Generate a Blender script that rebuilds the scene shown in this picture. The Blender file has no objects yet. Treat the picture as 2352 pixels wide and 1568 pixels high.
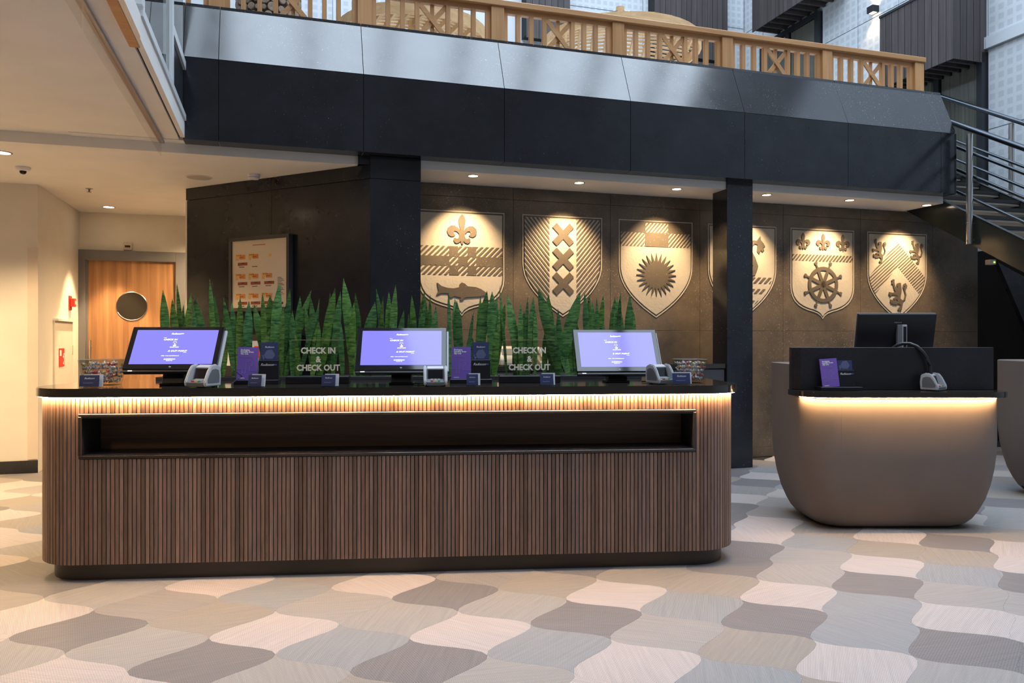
import bpy, bmesh, math, random
from mathutils import Vector, Matrix
random.seed(7)
SC = bpy.context.scene
COL = SC.collection
R = math.radians
# ------------------------------------------------------------------ camera, sky, exposure
CH = 1.383                      # camera height (m)
F, CX, YH = 1760.0, 1176.0, 777.0   # focal length, centre and horizon in pixels of the 2352x1568 frame
cam = bpy.data.objects.new('camera', bpy.data.cameras.new('camera'))
COL.objects.link(cam)
cam.location = (0, 0, CH)
cam.rotation_euler = (R(90), 0, 0)
cam.data.sensor_width = 36
cam.data.lens = F / 2352 * 36
cam.data.shift_y = (YH - 784) / 2352
cam.data.clip_start = 0.05
SC.camera = cam
SKY = 2.75
w = bpy.data.worlds.new('sky')
SC.world = w
w.use_nodes = True
w.node_tree.nodes['Background'].inputs[0].default_value = (0.71, 0.845, 1.0, 1)
w.node_tree.nodes['Background'].inputs[1].default_value = SKY
SC.view_settings.view_transform = 'Standard'
SC.view_settings.look = 'None'
SC.view_settings.gamma = 1
SC.view_settings.use_curve_mapping = False
SC.view_settings.exposure = 1.15
SC.cycles.max_bounces = 7
SC.cycles.diffuse_bounces = 4
SC.cycles.transparent_max_bounces = 12
SC.cycles.sample_clamp_indirect = 6
SC.cycles.use_denoising = True
AA = R(17.2)                    # building axes: u along the gallery, v into depth
DA = R(4.73)                    # reception desk axes
DO = (-0.697, 4.447)
ROOF = 13.0
pl = bpy.data.lights.new('roof_portal', 'AREA')
pl.shape = 'RECTANGLE'; pl.size = 10.4; pl.size_y = 18.7; pl.cycles.is_portal = True
po = bpy.data.objects.new('roof_portal', pl); COL.objects.link(po)


def WA(u, v, z=0):
    return (u * math.cos(AA) - v * math.sin(AA), u * math.sin(AA) + v * math.cos(AA), z)


def WD(s, t, z=0):
    return (DO[0] + s * math.cos(DA) - t * math.sin(DA), DO[1] + s * math.sin(DA) + t * math.cos(DA), z)


po.location = WA(4.4, 4.85, ROOF - 0.05); po.rotation_euler = (0, 0, AA)


def on_v(x, v):                 # where the sight line of column x meets the plane v: u and distance Y
    r = (x - CX) / F
    Y = v / (math.cos(AA) - math.sin(AA) * r)
    return (math.cos(AA) * r + math.sin(AA)) * Y, Y


def on_u(x, u):
    r = (x - CX) / F
    Y = u / (math.cos(AA) * r + math.sin(AA))
    return (math.cos(AA) - math.sin(AA) * r) * Y, Y


def on_t(x, t):                 # same for the desk: s on the line t
    r = (x - CX) / F
    c, s_ = math.cos(DA), math.sin(DA)
    ox, oy = DO[0] - t * s_, DO[1] + t * c
    s = (r * oy - ox) / (c - r * s_)
    return s, oy + s * s_


def zz(y, Y):
    return CH + (YH - y) / F * Y


# ------------------------------------------------------------------ materials
def M(name, col, rough=0.5, metal=0.0, spec=0.5, emit=None, es=0.0, coat=0.0, extra=None):
    m = bpy.data.materials.new(name)
    m.use_nodes = True
    b = m.node_tree.nodes['Principled BSDF']
    b.inputs['Base Color'].default_value = (*col, 1)
    b.inputs['Roughness'].default_value = rough
    b.inputs['Metallic'].default_value = metal
    b.inputs['Specular IOR Level'].default_value = spec
    b.inputs['Coat Weight'].default_value = coat
    if emit:
        b.inputs['Emission Color'].default_value = (*emit, 1)
        b.inputs['Emission Strength'].default_value = es
    if extra:
        extra(m.node_tree, b)
    return m


def node(nt, t, **kw):
    n = nt.nodes.new(t)
    for k, v in kw.items():
        if k in ('operation', 'data_type', 'blend_type', 'feature', 'wave_type', 'bands_direction', 'distance', 'noise_dimensions'):
            setattr(n, k, v)
        else:
            n.inputs[k].default_value = v
    return n


def lk(nt, a, b):
    nt.links.new(a, b)


def ramp(nt, stops):
    n = nt.nodes.new('ShaderNodeValToRGB')
    e = n.color_ramp.elements
    while len(e) < len(stops):
        e.new(0.5)
    for i, (p, c) in enumerate(stops):
        e[i].position = p
        e[i].color = (*c, 1) if len(c) == 3 else c
    return n


def coords(nt, scale=(1, 1, 1), rot=(0, 0, 0), rnd=False):
    tc = nt.nodes.new('ShaderNodeTexCoord')
    mp = nt.nodes.new('ShaderNodeMapping')
    mp.inputs['Scale'].default_value = scale
    mp.inputs['Rotation'].default_value = rot
    lk(nt, tc.outputs['Object'], mp.inputs['Vector'])
    if rnd:
        oi = nt.nodes.new('ShaderNodeObjectInfo')
        mu = node(nt, 'ShaderNodeMath', operation='MULTIPLY'); mu.inputs[1].default_value = 37.0
        lk(nt, oi.outputs['Random'], mu.inputs[0])
        lk(nt, mu.outputs[0], mp.inputs['Location'])
    return mp.outputs[0]


def mixc(nt, fac, a, b, mode='MIX'):
    n = nt.nodes.new('ShaderNodeMix')
    n.data_type = 'RGBA'; n.blend_type = mode
    for sock, v in ((n.inputs[0], fac), (n.inputs[6], a), (n.inputs[7], b)):
        if isinstance(v, (int, float)):
            sock.default_value = v
        elif isinstance(v, tuple):
            sock.default_value = (*v, 1)
        else:
            lk(nt, v, sock)
    return n.outputs[2]


def stone(name, base, dark, speck, rough, amount=0.70, spec=0.5, bump=0.0, sc=85.0):
    def ex(nt, b):
        co = coords(nt)
        n1 = node(nt, 'ShaderNodeTexNoise', Scale=2.2, Detail=8.0, Roughness=0.65); lk(nt, co, n1.inputs[0])
        r1 = ramp(nt, [(0.3, dark), (0.72, base)]); lk(nt, n1.outputs[0], r1.inputs[0])
        n2 = node(nt, 'ShaderNodeTexNoise', Scale=sc, Detail=2.0, Roughness=0.5); lk(nt, co, n2.inputs[0])
        r2 = ramp(nt, [(amount, (0, 0, 0)), (amount + 0.05, (1, 1, 1))]); lk(nt, n2.outputs[0], r2.inputs[0])
        n3 = node(nt, 'ShaderNodeTexNoise', Scale=1.3, Detail=3.0); lk(nt, co, n3.inputs[0])
        r3 = ramp(nt, [(0.4, (0.05, 0.05, 0.05)), (0.65, (1, 1, 1))]); lk(nt, n3.outputs[0], r3.inputs[0])
        mu = node(nt, 'ShaderNodeMath', operation='MULTIPLY'); lk(nt, r2.outputs[0], mu.inputs[0]); lk(nt, r3.outputs[0], mu.inputs[1])
        c = mixc(nt, mu.outputs[0], r1.outputs[0], speck)
        lk(nt, c, b.inputs['Base Color'])
        n4 = node(nt, 'ShaderNodeTexNoise', Scale=5.0, Detail=5.0); lk(nt, co, n4.inputs[0])
        mr = nt.nodes.new('ShaderNodeMapRange'); mr.inputs[3].default_value = rough * 0.75; mr.inputs[4].default_value = rough * 1.35
        lk(nt, n4.outputs[0], mr.inputs[0]); lk(nt, mr.outputs[0], b.inputs['Roughness'])
        if bump:
            bp = nt.nodes.new('ShaderNodeBump'); bp.inputs['Strength'].default_value = bump; bp.inputs['Distance'].default_value = 0.01
            n5 = node(nt, 'ShaderNodeTexNoise', Scale=40.0, Detail=4.0); lk(nt, co, n5.inputs[0])
            lk(nt, n5.outputs[0], bp.inputs['Height']); lk(nt, bp.outputs[0], b.inputs['Normal'])
    return M(name, base, rough, spec=spec, extra=ex)


def wood(name, c1, c2, rough=0.45, scale=(30, 30, 1.2), rnd=0.0, c3=None, spec=0.4):
    def ex(nt, b):
        co = coords(nt, scale, rnd=True)
        n1 = node(nt, 'ShaderNodeTexNoise', Scale=1.0, Detail=6.0, Roughness=0.6, Distortion=0.4); lk(nt, co, n1.inputs[0])
        r1 = ramp(nt, [(0.3, c1), (0.7, c2)]); lk(nt, n1.outputs[0], r1.inputs[0])
        out = r1.outputs[0]
        if rnd:
            oi = nt.nodes.new('ShaderNodeObjectInfo')
            r2 = ramp(nt, [(0.0, (1 - rnd,) * 3), (0.5, (1, 1, 1)), (0.8, c3 or (1, 1, 1)), (1.0, (1 + rnd * 0.6,) * 3)])
            lk(nt, oi.outputs['Random'], r2.inputs[0])
            out = mixc(nt, 1.0, out, r2.outputs[0], 'MULTIPLY')
        lk(nt, out, b.inputs['Base Color'])
        bp = nt.nodes.new('ShaderNodeBump'); bp.inputs['Strength'].default_value = 0.15; bp.inputs['Distance'].default_value = 0.002
        lk(nt, n1.outputs[0], bp.inputs['Height']); lk(nt, bp.outputs[0], b.inputs['Normal'])
    return M(name, c1, rough, spec=spec, extra=ex)


def clear(name, tint, rough=0.02, ior=1.45):
    m = bpy.data.materials.new(name); m.use_nodes = True
    nt = m.node_tree; nt.nodes.remove(nt.nodes['Principled BSDF'])
    t = nt.nodes.new('ShaderNodeBsdfTransparent'); t.inputs[0].default_value = (*tint, 1)
    g = nt.nodes.new('ShaderNodeBsdfGlossy'); g.inputs['Roughness'].default_value = rough
    fr = nt.nodes.new('ShaderNodeFresnel'); fr.inputs[0].default_value = ior
    mx = nt.nodes.new('ShaderNodeMixShader')
    ge = nt.nodes.new('ShaderNodeNewGeometry'); su = node(nt, 'ShaderNodeMath', operation='SUBTRACT'); su.use_clamp = True
    lk(nt, fr.outputs[0], su.inputs[0]); lk(nt, ge.outputs['Backfacing'], su.inputs[1])
    lk(nt, su.outputs[0], mx.inputs[0]); lk(nt, t.outputs[0], mx.inputs[1]); lk(nt, g.outputs[0], mx.inputs[2])
    lk(nt, mx.outputs[0], nt.nodes['Material Output'].inputs[0])
    return m


def weave(name, col, col2, sx, sy):
    def ex(nt, b):
        tc = nt.nodes.new('ShaderNodeTexCoord')
        oi = nt.nodes.new('ShaderNodeObjectInfo')
        rt = nt.nodes.new('ShaderNodeVectorRotate'); rt.rotation_type = 'Z_AXIS'
        mu = node(nt, 'ShaderNodeMath', operation='MULTIPLY'); mu.inputs[1].default_value = 6.28
        lk(nt, oi.outputs['Random'], mu.inputs[0]); lk(nt, mu.outputs[0], rt.inputs['Angle']); lk(nt, tc.outputs['Object'], rt.inputs[0])
        mp = nt.nodes.new('ShaderNodeMapping'); mp.inputs['Scale'].default_value = (sx, sy, 1); lk(nt, rt.outputs[0], mp.inputs[0])
        br = nt.nodes.new('ShaderNodeTexBrick'); br.inputs['Scale'].default_value = 1.0
        br.inputs['Mortar Size'].default_value = 0.13; br.inputs['Brick Width'].default_value = 1.0; br.inputs['Row Height'].default_value = 0.5
        br.inputs['Color1'].default_value = (*col, 1); br.inputs['Color2'].default_value = (*[0.88 * a + 0.12 * c for a, c in zip(col, col2)], 1)
        br.inputs['Mortar'].default_value = (*col2, 1)
        lk(nt, mp.outputs[0], br.inputs[0])
        mp2 = nt.nodes.new('ShaderNodeMapping'); mp2.inputs['Scale'].default_value = (3, 60, 1); lk(nt, rt.outputs[0], mp2.inputs[0])
        n2 = node(nt, 'ShaderNodeTexNoise', Scale=1.0, Detail=3.0); lk(nt, mp2.outputs[0], n2.inputs[0])
        r2 = ramp(nt, [(0.3, (0.9, 0.9, 0.9)), (0.7, (1.06, 1.05, 1.04))]); lk(nt, n2.outputs[0], r2.inputs[0])
        lk(nt, mixc(nt, 1.0, br.outputs[0], r2.outputs[0], 'MULTIPLY'), b.inputs['Base Color'])
    return M(name, col, 0.6, spec=0.3, extra=ex)


def perforated(name, col, col2, pitch, duty):
    def ex(nt, b):
        tc = nt.nodes.new('ShaderNodeTexCoord')
        sp = nt.nodes.new('ShaderNodeSeparateXYZ'); lk(nt, tc.outputs['Object'], sp.inputs[0])
        ad = node(nt, 'ShaderNodeMath', operation='ADD'); lk(nt, sp.outputs[0], ad.inputs[0]); lk(nt, sp.outputs[1], ad.inputs[1])
        res = []
        for o in (ad.outputs[0], sp.outputs[2]):
            d = node(nt, 'ShaderNodeMath', operation='DIVIDE'); d.inputs[1].default_value = pitch; lk(nt, o, d.inputs[0])
            fr = node(nt, 'ShaderNodeMath', operation='FRACT'); lk(nt, d.outputs[0], fr.inputs[0])
            g = node(nt, 'ShaderNodeMath', operation='LESS_THAN'); g.inputs[1].default_value = duty; lk(nt, fr.outputs[0], g.inputs[0])
            res.append(g.outputs[0])
        mu = node(nt, 'ShaderNodeMath', operation='MULTIPLY'); lk(nt, res[0], mu.inputs[0]); lk(nt, res[1], mu.inputs[1])
        lk(nt, mixc(nt, mu.outputs[0], col, col2), b.inputs['Base Color'])
    return M(name, col, 0.5, extra=ex)


def leafmat(name, c1, c2, c3):
    def ex(nt, b):
        co = coords(nt, (16, 16, 85), rnd=True)
        nz = node(nt, 'ShaderNodeTexNoise', Scale=1.0, Detail=3.0, Distortion=0.8); lk(nt, co, nz.inputs[0])
        r1 = ramp(nt, [(0.36, c1), (0.5, c2), (0.68, c3)]); lk(nt, nz.outputs[0], r1.inputs[0])
        oi = nt.nodes.new('ShaderNodeObjectInfo')
        r2 = ramp(nt, [(0.0, (0.65, 0.8, 0.9)), (0.4, (1, 1, 1)), (0.8, (1.35, 1.2, 0.8)), (1.0, (0.8, 1.0, 1.2))]); lk(nt, oi.outputs['Random'], r2.inputs[0])
        lk(nt, mixc(nt, 1.0, r1.outputs[0], r2.outputs[0], 'MULTIPLY'), b.inputs['Base Color'])
    return M(name, c2, 0.38, spec=0.5, extra=ex)


def plaster(name, col, var=0.03):
    def ex(nt, b):
        co = coords(nt)
        n = node(nt, 'ShaderNodeTexNoise', Scale=3.0, Detail=5.0); lk(nt, co, n.inputs[0])
        r = ramp(nt, [(0.3, tuple(c * (1 - var) for c in col)), (0.7, tuple(min(1, c * (1 + var)) for c in col))]); lk(nt, n.outputs[0], r.inputs[0])
        lk(nt, r.outputs[0], b.inputs['Base Color'])
    return M(name, col, 0.7, spec=0.25, extra=ex)


STONE = stone('dark_polished_stone', (0.022, 0.024, 0.030), (0.010, 0.011, 0.014), (0.30, 0.31, 0.33), 0.16, 0.70, 0.45)
SLOPE = stone('dark_satin_stone', (0.026, 0.028, 0.034), (0.014, 0.015, 0.018), (0.42, 0.43, 0.45), 0.15, 0.67, 0.5)
SLOPE.node_tree.nodes['Principled BSDF'].inputs['IOR'].default_value = 1.95
BROWN = stone('honed_brown_stone', (0.170, 0.125, 0.085), (0.062, 0.050, 0.040), (0.42, 0.36, 0.28), 0.38, 0.66, 0.45)
CARVED = stone('sandblasted_stone', (0.50, 0.44, 0.36), (0.40, 0.35, 0.285), (0.66, 0.6, 0.5), 0.7, 0.74, 0.25, bump=0.35)
CHARGE = stone('carved_brown_stone', (0.135, 0.105, 0.075), (0.085, 0.068, 0.050), (0.42, 0.36, 0.28), 0.42, 0.66, 0.4)
JOINT = M('dark_joint', (0.012, 0.012, 0.013), 0.8)
WHITE = plaster('white_paint', (0.82, 0.79, 0.75))
CREAM = plaster('cream_wall_paint', (0.74, 0.69, 0.61))
GREYFR = M('grey_door_frame', (0.16, 0.155, 0.16), 0.5)
DOORW = wood('walnut_veneer', (0.24, 0.108, 0.048), (0.50, 0.27, 0.13), 0.4, (14, 14, 0.5))
SLATM = wood('slat_wood', (0.165, 0.098, 0.070), (0.295, 0.188, 0.142), 0.5, (120, 120, 5), rnd=0.45, c3=(0.80, 0.86, 1.0))
NICHEW = wood('niche_wood', (0.095, 0.052, 0.031), (0.17, 0.096, 0.058), 0.45, (1.5, 30, 60))
BLACKP = M('black_paint', (0.014, 0.012, 0.012), 0.45)
GRANITE = stone('black_granite', (0.040, 0.032, 0.026), (0.024, 0.020, 0.017), (0.16, 0.13, 0.10), 0.09, 0.645, 0.6, sc=330.0)
GRANMAT = stone('black_sparkle_granite', (0.018, 0.016, 0.020), (0.010, 0.009, 0.012), (0.16, 0.15, 0.18), 0.32, 0.60, 0.5, sc=300.0)
TAUPE = plaster('taupe_lacquer', (0.185, 0.150, 0.130), 0.04)
LED = M('led_strip_light', (1, 0.8, 0.5), 0.5, emit=(1.0, 0.60, 0.27), es=105)
OAK = wood('oak_timber', (0.50, 0.245, 0.095), (0.66, 0.36, 0.16), 0.45, (22, 22, 1.0), rnd=0.12)
OAKH = wood('oak_timber_rail', (0.50, 0.245, 0.095), (0.66, 0.36, 0.16), 0.45, (1.0, 22, 22), rnd=0.10)
PINE = wood('pale_pine', (0.58, 0.36, 0.17), (0.74, 0.50, 0.27), 0.5, (1.5, 20, 20), rnd=0.15)
DPLANK = wood('dark_cladding', (0.052, 0.044, 0.046), (0.098, 0.082, 0.080), 0.55, (26, 26, 0.8), rnd=0.22)
PERF = perforated('white_perforated_panel', (0.62, 0.66, 0.70), (0.52, 0.56, 0.605), 0.135, 0.62)
PANELW = M('white_metal_panel', (0.62, 0.66, 0.70), 0.45)
DFRAME = M('anthracite_frame', (0.018, 0.021, 0.027), 0.4)
CURTAIN = M('grey_curtain', (0.36, 0.35, 0.33), 0.9)
GLASS = clear('window_glass', (0.80, 0.81, 0.79))
CLEARG = clear('clear_glass', (0.95, 0.96, 0.95))
BOWLG = clear('bowl_glass', (0.86, 0.87, 0.85))
RIMG = M('polished_rim', (0.6, 0.62, 0.6), 0.1, spec=0.8)
ACRYL = clear('acrylic', (0.90, 0.89, 0.86))
ACRYLE = M('acrylic_edge', (0.55, 0.5, 0.3), 0.2)
STEEL = M('brushed_steel', (0.55, 0.53, 0.52), 0.28, 1.0)
DSTEEL = M('dark_steel_tube', (0.07, 0.08, 0.095), 0.22, 0.9)
STRING = M('painted_stringer', (0.026, 0.028, 0.024), 0.14)
ALUW = M('white_aluminium', (0.70, 0.72, 0.74), 0.35)
BLACKPL = M('black_plastic', (0.010, 0.009, 0.013), 0.35)
BLACKGL = M('glossy_black', (0.008, 0.008, 0.012), 0.06, spec=0.6)
SCREEN = M('lilac_screen', (0.02, 0.02, 0.03), 0.08, emit=(0.29, 0.27, 1.0), es=0.43)
PRINTW = M('white_print', (0.85, 0.85, 0.85), 0.6, emit=(1, 1, 1), es=0.45)
WPRINT = M('white_ink', (0.80, 0.80, 0.80), 0.6)
CREAMINK = M('cream_lettering', (0.95, 0.88, 0.70), 0.5)
PURPLE = M('purple_leaflet_paper', (0.20, 0.105, 0.46), 0.45)
LPURP = M('pale_purple_ink', (0.38, 0.30, 0.60), 0.5)
NAVY = M('navy_card', (0.035, 0.045, 0.125), 0.4)
NAVYL = M('blue_grey_print', (0.11, 0.12, 0.22), 0.4)
WCARD = M('white_card', (0.72, 0.72, 0.75), 0.5)
GREYPL = M('light_grey_plastic', (0.52, 0.51, 0.53), 0.35)
MIDPL = M('mid_grey_plastic', (0.16, 0.16, 0.17), 0.4)
KEYW = M('pale_key', (0.6, 0.62, 0.66), 0.4)
KEYR = M('red_key', (0.6, 0.02, 0.06), 0.4)
KEYY = M('yellow_key', (0.8, 0.55, 0.03), 0.4)
KEYG = M('green_key', (0.02, 0.35, 0.2), 0.4)
RED = M('red_plastic', (0.62, 0.035, 0.02), 0.4)
SOIL = M('dark_soil', (0.025, 0.016, 0.012), 0.95)
LEAF = leafmat('snake_plant_leaf', (0.026, 0.082, 0.026), (0.080, 0.205, 0.050), (0.17, 0.33, 0.095))
MAPP = M('map_paper', (0.72, 0.62, 0.50), 0.6)
MAPO = M('map_orange', (0.72, 0.27, 0.06), 0.6)
MAPY = M('map_light_orange', (0.80, 0.45, 0.14), 0.6)
MAPB = M('map_brown', (0.33, 0.07, 0.035), 0.6)
INK = M('dark_ink', (0.04, 0.03, 0.03), 0.7)
CABLEM = M('black_cable', (0.012, 0.012, 0.013), 0.4)
LENS = M('lamp_lens', (1, 0.9, 0.7), 0.5, emit=(1.0, 0.84, 0.60), es=9)
BEIGEPL = M('beige_plastic', (0.62, 0.55, 0.44), 0.5)
LOGM = wood('log_end', (0.20, 0.145, 0.10), (0.34, 0.26, 0.19), 0.7, (30, 30, 30), rnd=0.25)
LOGBACK = M('log_gap', (0.06, 0.04, 0.03), 0.9)
FLOORC = [weave('woven_tile_pale_pink', (0.53, 0.482, 0.472), (0.37, 0.33, 0.322), 75, 75),
          weave('woven_tile_light_grey', (0.395, 0.372, 0.362), (0.245, 0.235, 0.233), 60, 130),
          weave('woven_tile_beige', (0.40, 0.355, 0.315), (0.215, 0.195, 0.180), 90, 110),
          weave('woven_tile_dark_grey', (0.118, 0.108, 0.112), (0.215, 0.205, 0.213), 55, 75),
          weave('woven_tile_blue_grey', (0.365, 0.362, 0.372), (0.19, 0.205, 0.225), 80, 110),
          weave('woven_tile_mid_grey', (0.215, 0.196, 0.192), (0.30, 0.28, 0.275), 60, 80)]


# ------------------------------------------------------------------ mesh helpers
class MB:
    def __init__(s):
        s.v = []; s.f = []

    def add(s, vs, fs):
        o = len(s.v); s.v += [tuple(p) for p in vs]; s.f += [tuple(i + o for i in f) for f in fs]; return s

    def hexa(s, p):             # 8 points, bottom ring then top ring
        return s.add(p, [(0, 1, 2, 3), (4, 5, 6, 7), (0, 1, 5, 4), (1, 2, 6, 5), (2, 3, 7, 6), (3, 0, 4, 7)])

    def box(s, x0, x1, y0, y1, z0, z1):
        return s.hexa([(x0, y0, z0), (x1, y0, z0), (x1, y1, z0), (x0, y1, z0), (x0, y0, z1), (x1, y0, z1), (x1, y1, z1), (x0, y1, z1)])

    def prism(s, pts, a, b, ax='xy'):
        n = len(pts)
        m = {'xy': lambda p, h: (p[0], p[1], h), 'xz': lambda p, h: (p[0], h, p[1]), 'yz': lambda p, h: (h, p[0], p[1])}[ax]
        vs = [m(p, a) for p in pts] + [m(p, b) for p in pts]
        fs = [tuple(range(n)), tuple(range(n, 2 * n))] + [(i, (i + 1) % n, n + (i + 1) % n, n + i) for i in range(n)]
        return s.add(vs, fs)

    def bar(s, p0, p1, wid, thk, up=(0, 0, 1)):
        p0, p1 = Vector(p0), Vector(p1); d = (p1 - p0).normalized(); a = d.cross(Vector(up)).normalized(); b = a.cross(d)
        q = lambda p: [p + a * i * wid / 2 + b * j * thk / 2 for i, j in ((-1, -1), (1, -1), (1, 1), (-1, 1))]
        return s.hexa(q(p0) + q(p1))

    def loft(s, rings, cap=True):
        n = len(rings[0]); fs = []
        for k in range(len(rings) - 1):
            for i in range(n):
                fs.append((k * n + i, k * n + (i + 1) % n, (k + 1) * n + (i + 1) % n, (k + 1) * n + i))
        if cap:
            fs += [tuple(range(n)), tuple(range((len(rings) - 1) * n, len(rings) * n))]
        return s.add([p for r in rings for p in r], fs)

    def tube(s, path, r, n=8, r2=None):
        path = [Vector(p) for p in path]; rings = []; L = len(path)
        for i, p in enumerate(path):
            d = (path[min(i + 1, L - 1)] - path[max(i - 1, 0)]).normalized()
            up = Vector((0, 0, 1)) if abs(d.z) < 0.9 else Vector((0, 1, 0))
            a = d.cross(up).normalized(); b = a.cross(d); rr = r if r2 is None else r + (r2 - r) * i / (L - 1)
            rings.append([p + a * rr * math.cos(q * 2 * math.pi / n) + b * rr * math.sin(q * 2 * math.pi / n) for q in range(n)])
        return s.loft(rings)

    def lathe(s, prof, n=20, c=(0, 0)):
        return s.loft([[(c[0] + max(r, 1e-4) * math.cos(q * 2 * math.pi / n), c[1] + max(r, 1e-4) * math.sin(q * 2 * math.pi / n), z) for q in range(n)] for r, z in prof])

    def mesh(s, name, bevel=0, seg=1, smooth=False):
        me = bpy.data.meshes.new(name)
        me.from_pydata(s.v, [], s.f)
        bm = bmesh.new(); bm.from_mesh(me)
        bmesh.ops.recalc_face_normals(bm, faces=bm.faces)
        if bevel:
            bmesh.ops.bevel(bm, geom=[e for e in bm.edges if e.calc_face_angle(0) > 0.5], offset=bevel, segments=seg, affect='EDGES', clamp_overlap=True)
        bm.to_mesh(me); bm.free()
        if smooth:
            me.polygons.foreach_set('use_smooth', [True] * len(me.polygons))
            me.set_sharp_from_angle(angle=R(35))
        return me

    def build(s, name, mat, parent=None, loc=None, rz=None, bevel=0, seg=1, smooth=False, rot=None):
        o = link(name, s.mesh(name, bevel, seg, smooth), mat, parent)
        if loc is not None: o.location = loc
        if rz is not None: o.rotation_euler = (0, 0, rz)
        if rot is not None: o.rotation_euler = rot
        return o


def link(name, me, mat=None, parent=None):
    o = bpy.data.objects.new(name, me); COL.objects.link(o)
    if mat is not None:
        if len(me.materials) == 0: me.materials.append(mat)
        elif me.materials[0] is not mat:
            o.material_slots[0].link = 'OBJECT'; o.material_slots[0].material = mat
    if parent is not None: o.parent = parent
    return o


def B(x0, x1, y0, y1, z0, z1):
    return MB().box(x0, x1, y0, y1, z0, z1)


def tag(o, label=None, cat=None, group=None, kind=None):
    for k, v in (('label', label), ('category', cat), ('group', group), ('kind', kind)):
        if v: o[k] = v
    return o


def thing(name, label, cat, loc=(0, 0, 0), rz=0.0, group=None):
    o = bpy.data.objects.new(name, None); COL.objects.link(o)
    o.empty_display_size = 0.1
    o.location = loc; o.rotation_euler = (0, 0, rz)
    return tag(o, label, cat, group)


def struct(o, label=None, cat=None):
    return tag(o, label, cat, kind='structure')


def copy_tree(o, parent=None):
    c = o.copy(); COL.objects.link(c)
    if parent: c.parent = parent
    for ch in list(o.children): copy_tree(ch, c)
    return c


def text(body, size, mat, name, parent, loc, rot, shear=0.0, bold=0.0, align='CENTER', sx=1.0, depth=0.0004, space=1.0):
    cu = bpy.data.curves.new('t', 'FONT'); cu.body = body; cu.size = size; cu.align_x = align; cu.align_y = 'CENTER'
    cu.shear = shear; cu.offset = bold; cu.extrude = depth; cu.resolution_u = 2; cu.space_line = space
    t = bpy.data.objects.new('t', cu); COL.objects.link(t)
    bpy.context.view_layer.update()
    me = bpy.data.meshes.new_from_object(t); me.name = name
    bpy.data.objects.remove(t); bpy.data.curves.remove(cu)
    me.materials.clear()
    o = link(name, me, mat, parent); o.location = loc; o.rotation_euler = rot; o.scale = (sx, 1, 1)
    return o


def rrect(x0, x1, y0, y1, rad, n=8):      # rounded rectangle outline, rad = (x0y0, x1y0, x1y1, x0y1)
    if not isinstance(rad, (tuple, list)): rad = (rad,) * 4
    out = []
    for (cx, cy, a0, r) in ((x0 + rad[0], y0 + rad[0], 180, rad[0]), (x1 - rad[1], y0 + rad[1], 270, rad[1]), (x1 - rad[2], y1 - rad[2], 0, rad[2]), (x0 + rad[3], y1 - rad[3], 90, rad[3])):
        for k in range(n + 1):
            a = R(a0 + 90 * k / n); out.append((cx + r * math.cos(a), cy + r * math.sin(a)))
    return out


def clip(poly, conv):                     # clip poly to a convex counter-clockwise polygon
    for i in range(len(conv)):
        a, b = conv[i], conv[(i + 1) % len(conv)]
        ins = lambda p: (b[0] - a[0]) * (p[1] - a[1]) - (b[1] - a[1]) * (p[0] - a[0]) >= -1e-9
        out = []
        for j in range(len(poly)):
            p, q = poly[j], poly[(j + 1) % len(poly)]
            if ins(p): out.append(p)
            if ins(p) != ins(q):
                d1 = (b[0] - a[0]) * (p[1] - a[1]) - (b[1] - a[1]) * (p[0] - a[0])
                d2 = (b[0] - a[0]) * (q[1] - a[1]) - (b[1] - a[1]) * (q[0] - a[0])
                t = d1 / (d1 - d2); out.append((p[0] + (q[0] - p[0]) * t, p[1] + (q[1] - p[1]) * t))
        poly = out
        if len(poly) < 3: return []
    return poly


def stripes(mb, conv, ang, pitch, duty, a, b, ax='xz'):
    cx = sum(p[0] for p in conv) / len(conv); cy = sum(p[1] for p in conv) / len(conv)
    d = (math.cos(ang), math.sin(ang)); n = (-d[1], d[0]); L = 3
    for k in range(-60, 61):
        o = k * pitch
        q = [(cx + n[0] * (o + e) + d[0] * l, cy + n[1] * (o + e) + d[1] * l) for e, l in ((0, -L), (0, L), (pitch * duty, L), (pitch * duty, -L))]
        c = clip(q, conv)
        if len(c) >= 3: mb.prism(c, a, b, ax)


# ------------------------------------------------------------------ floor
VP_ = 7.70                                        # shield wall plane
floor = struct(B(-8, 9.6, -7, 14.2, -0.06, -0.004).build('floor', JOINT, rz=AA), 'floor of woven ogee shaped tiles in greys and pinks', 'floor')
HU, HV, U0, V0 = 0.2945, 0.281, 0.887, 3.793
prof = []
for (su, sv) in ((1, 1), (1, -1), (-1, -1), (-1, 1)):
    for k in range(7):
        s = k / 7
        uu = 0.5 - 0.5 * math.cos(math.pi * s)
        if su * sv > 0: prof.append((su * uu * HU, sv * (1 - s) * HV))
        else: prof.append((su * (0.5 + 0.5 * math.cos(math.pi * s)) * HU, sv * s * HV))
tprof = [(p[0] * 0.9985, p[1] * 0.9985) for p in prof]
tile_me = [MB().prism(tprof, -0.004, 0.0).mesh('floor_tile') for _ in FLOORC]
for m_, me in zip(FLOORC, tile_me): me.materials.append(m_)
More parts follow.
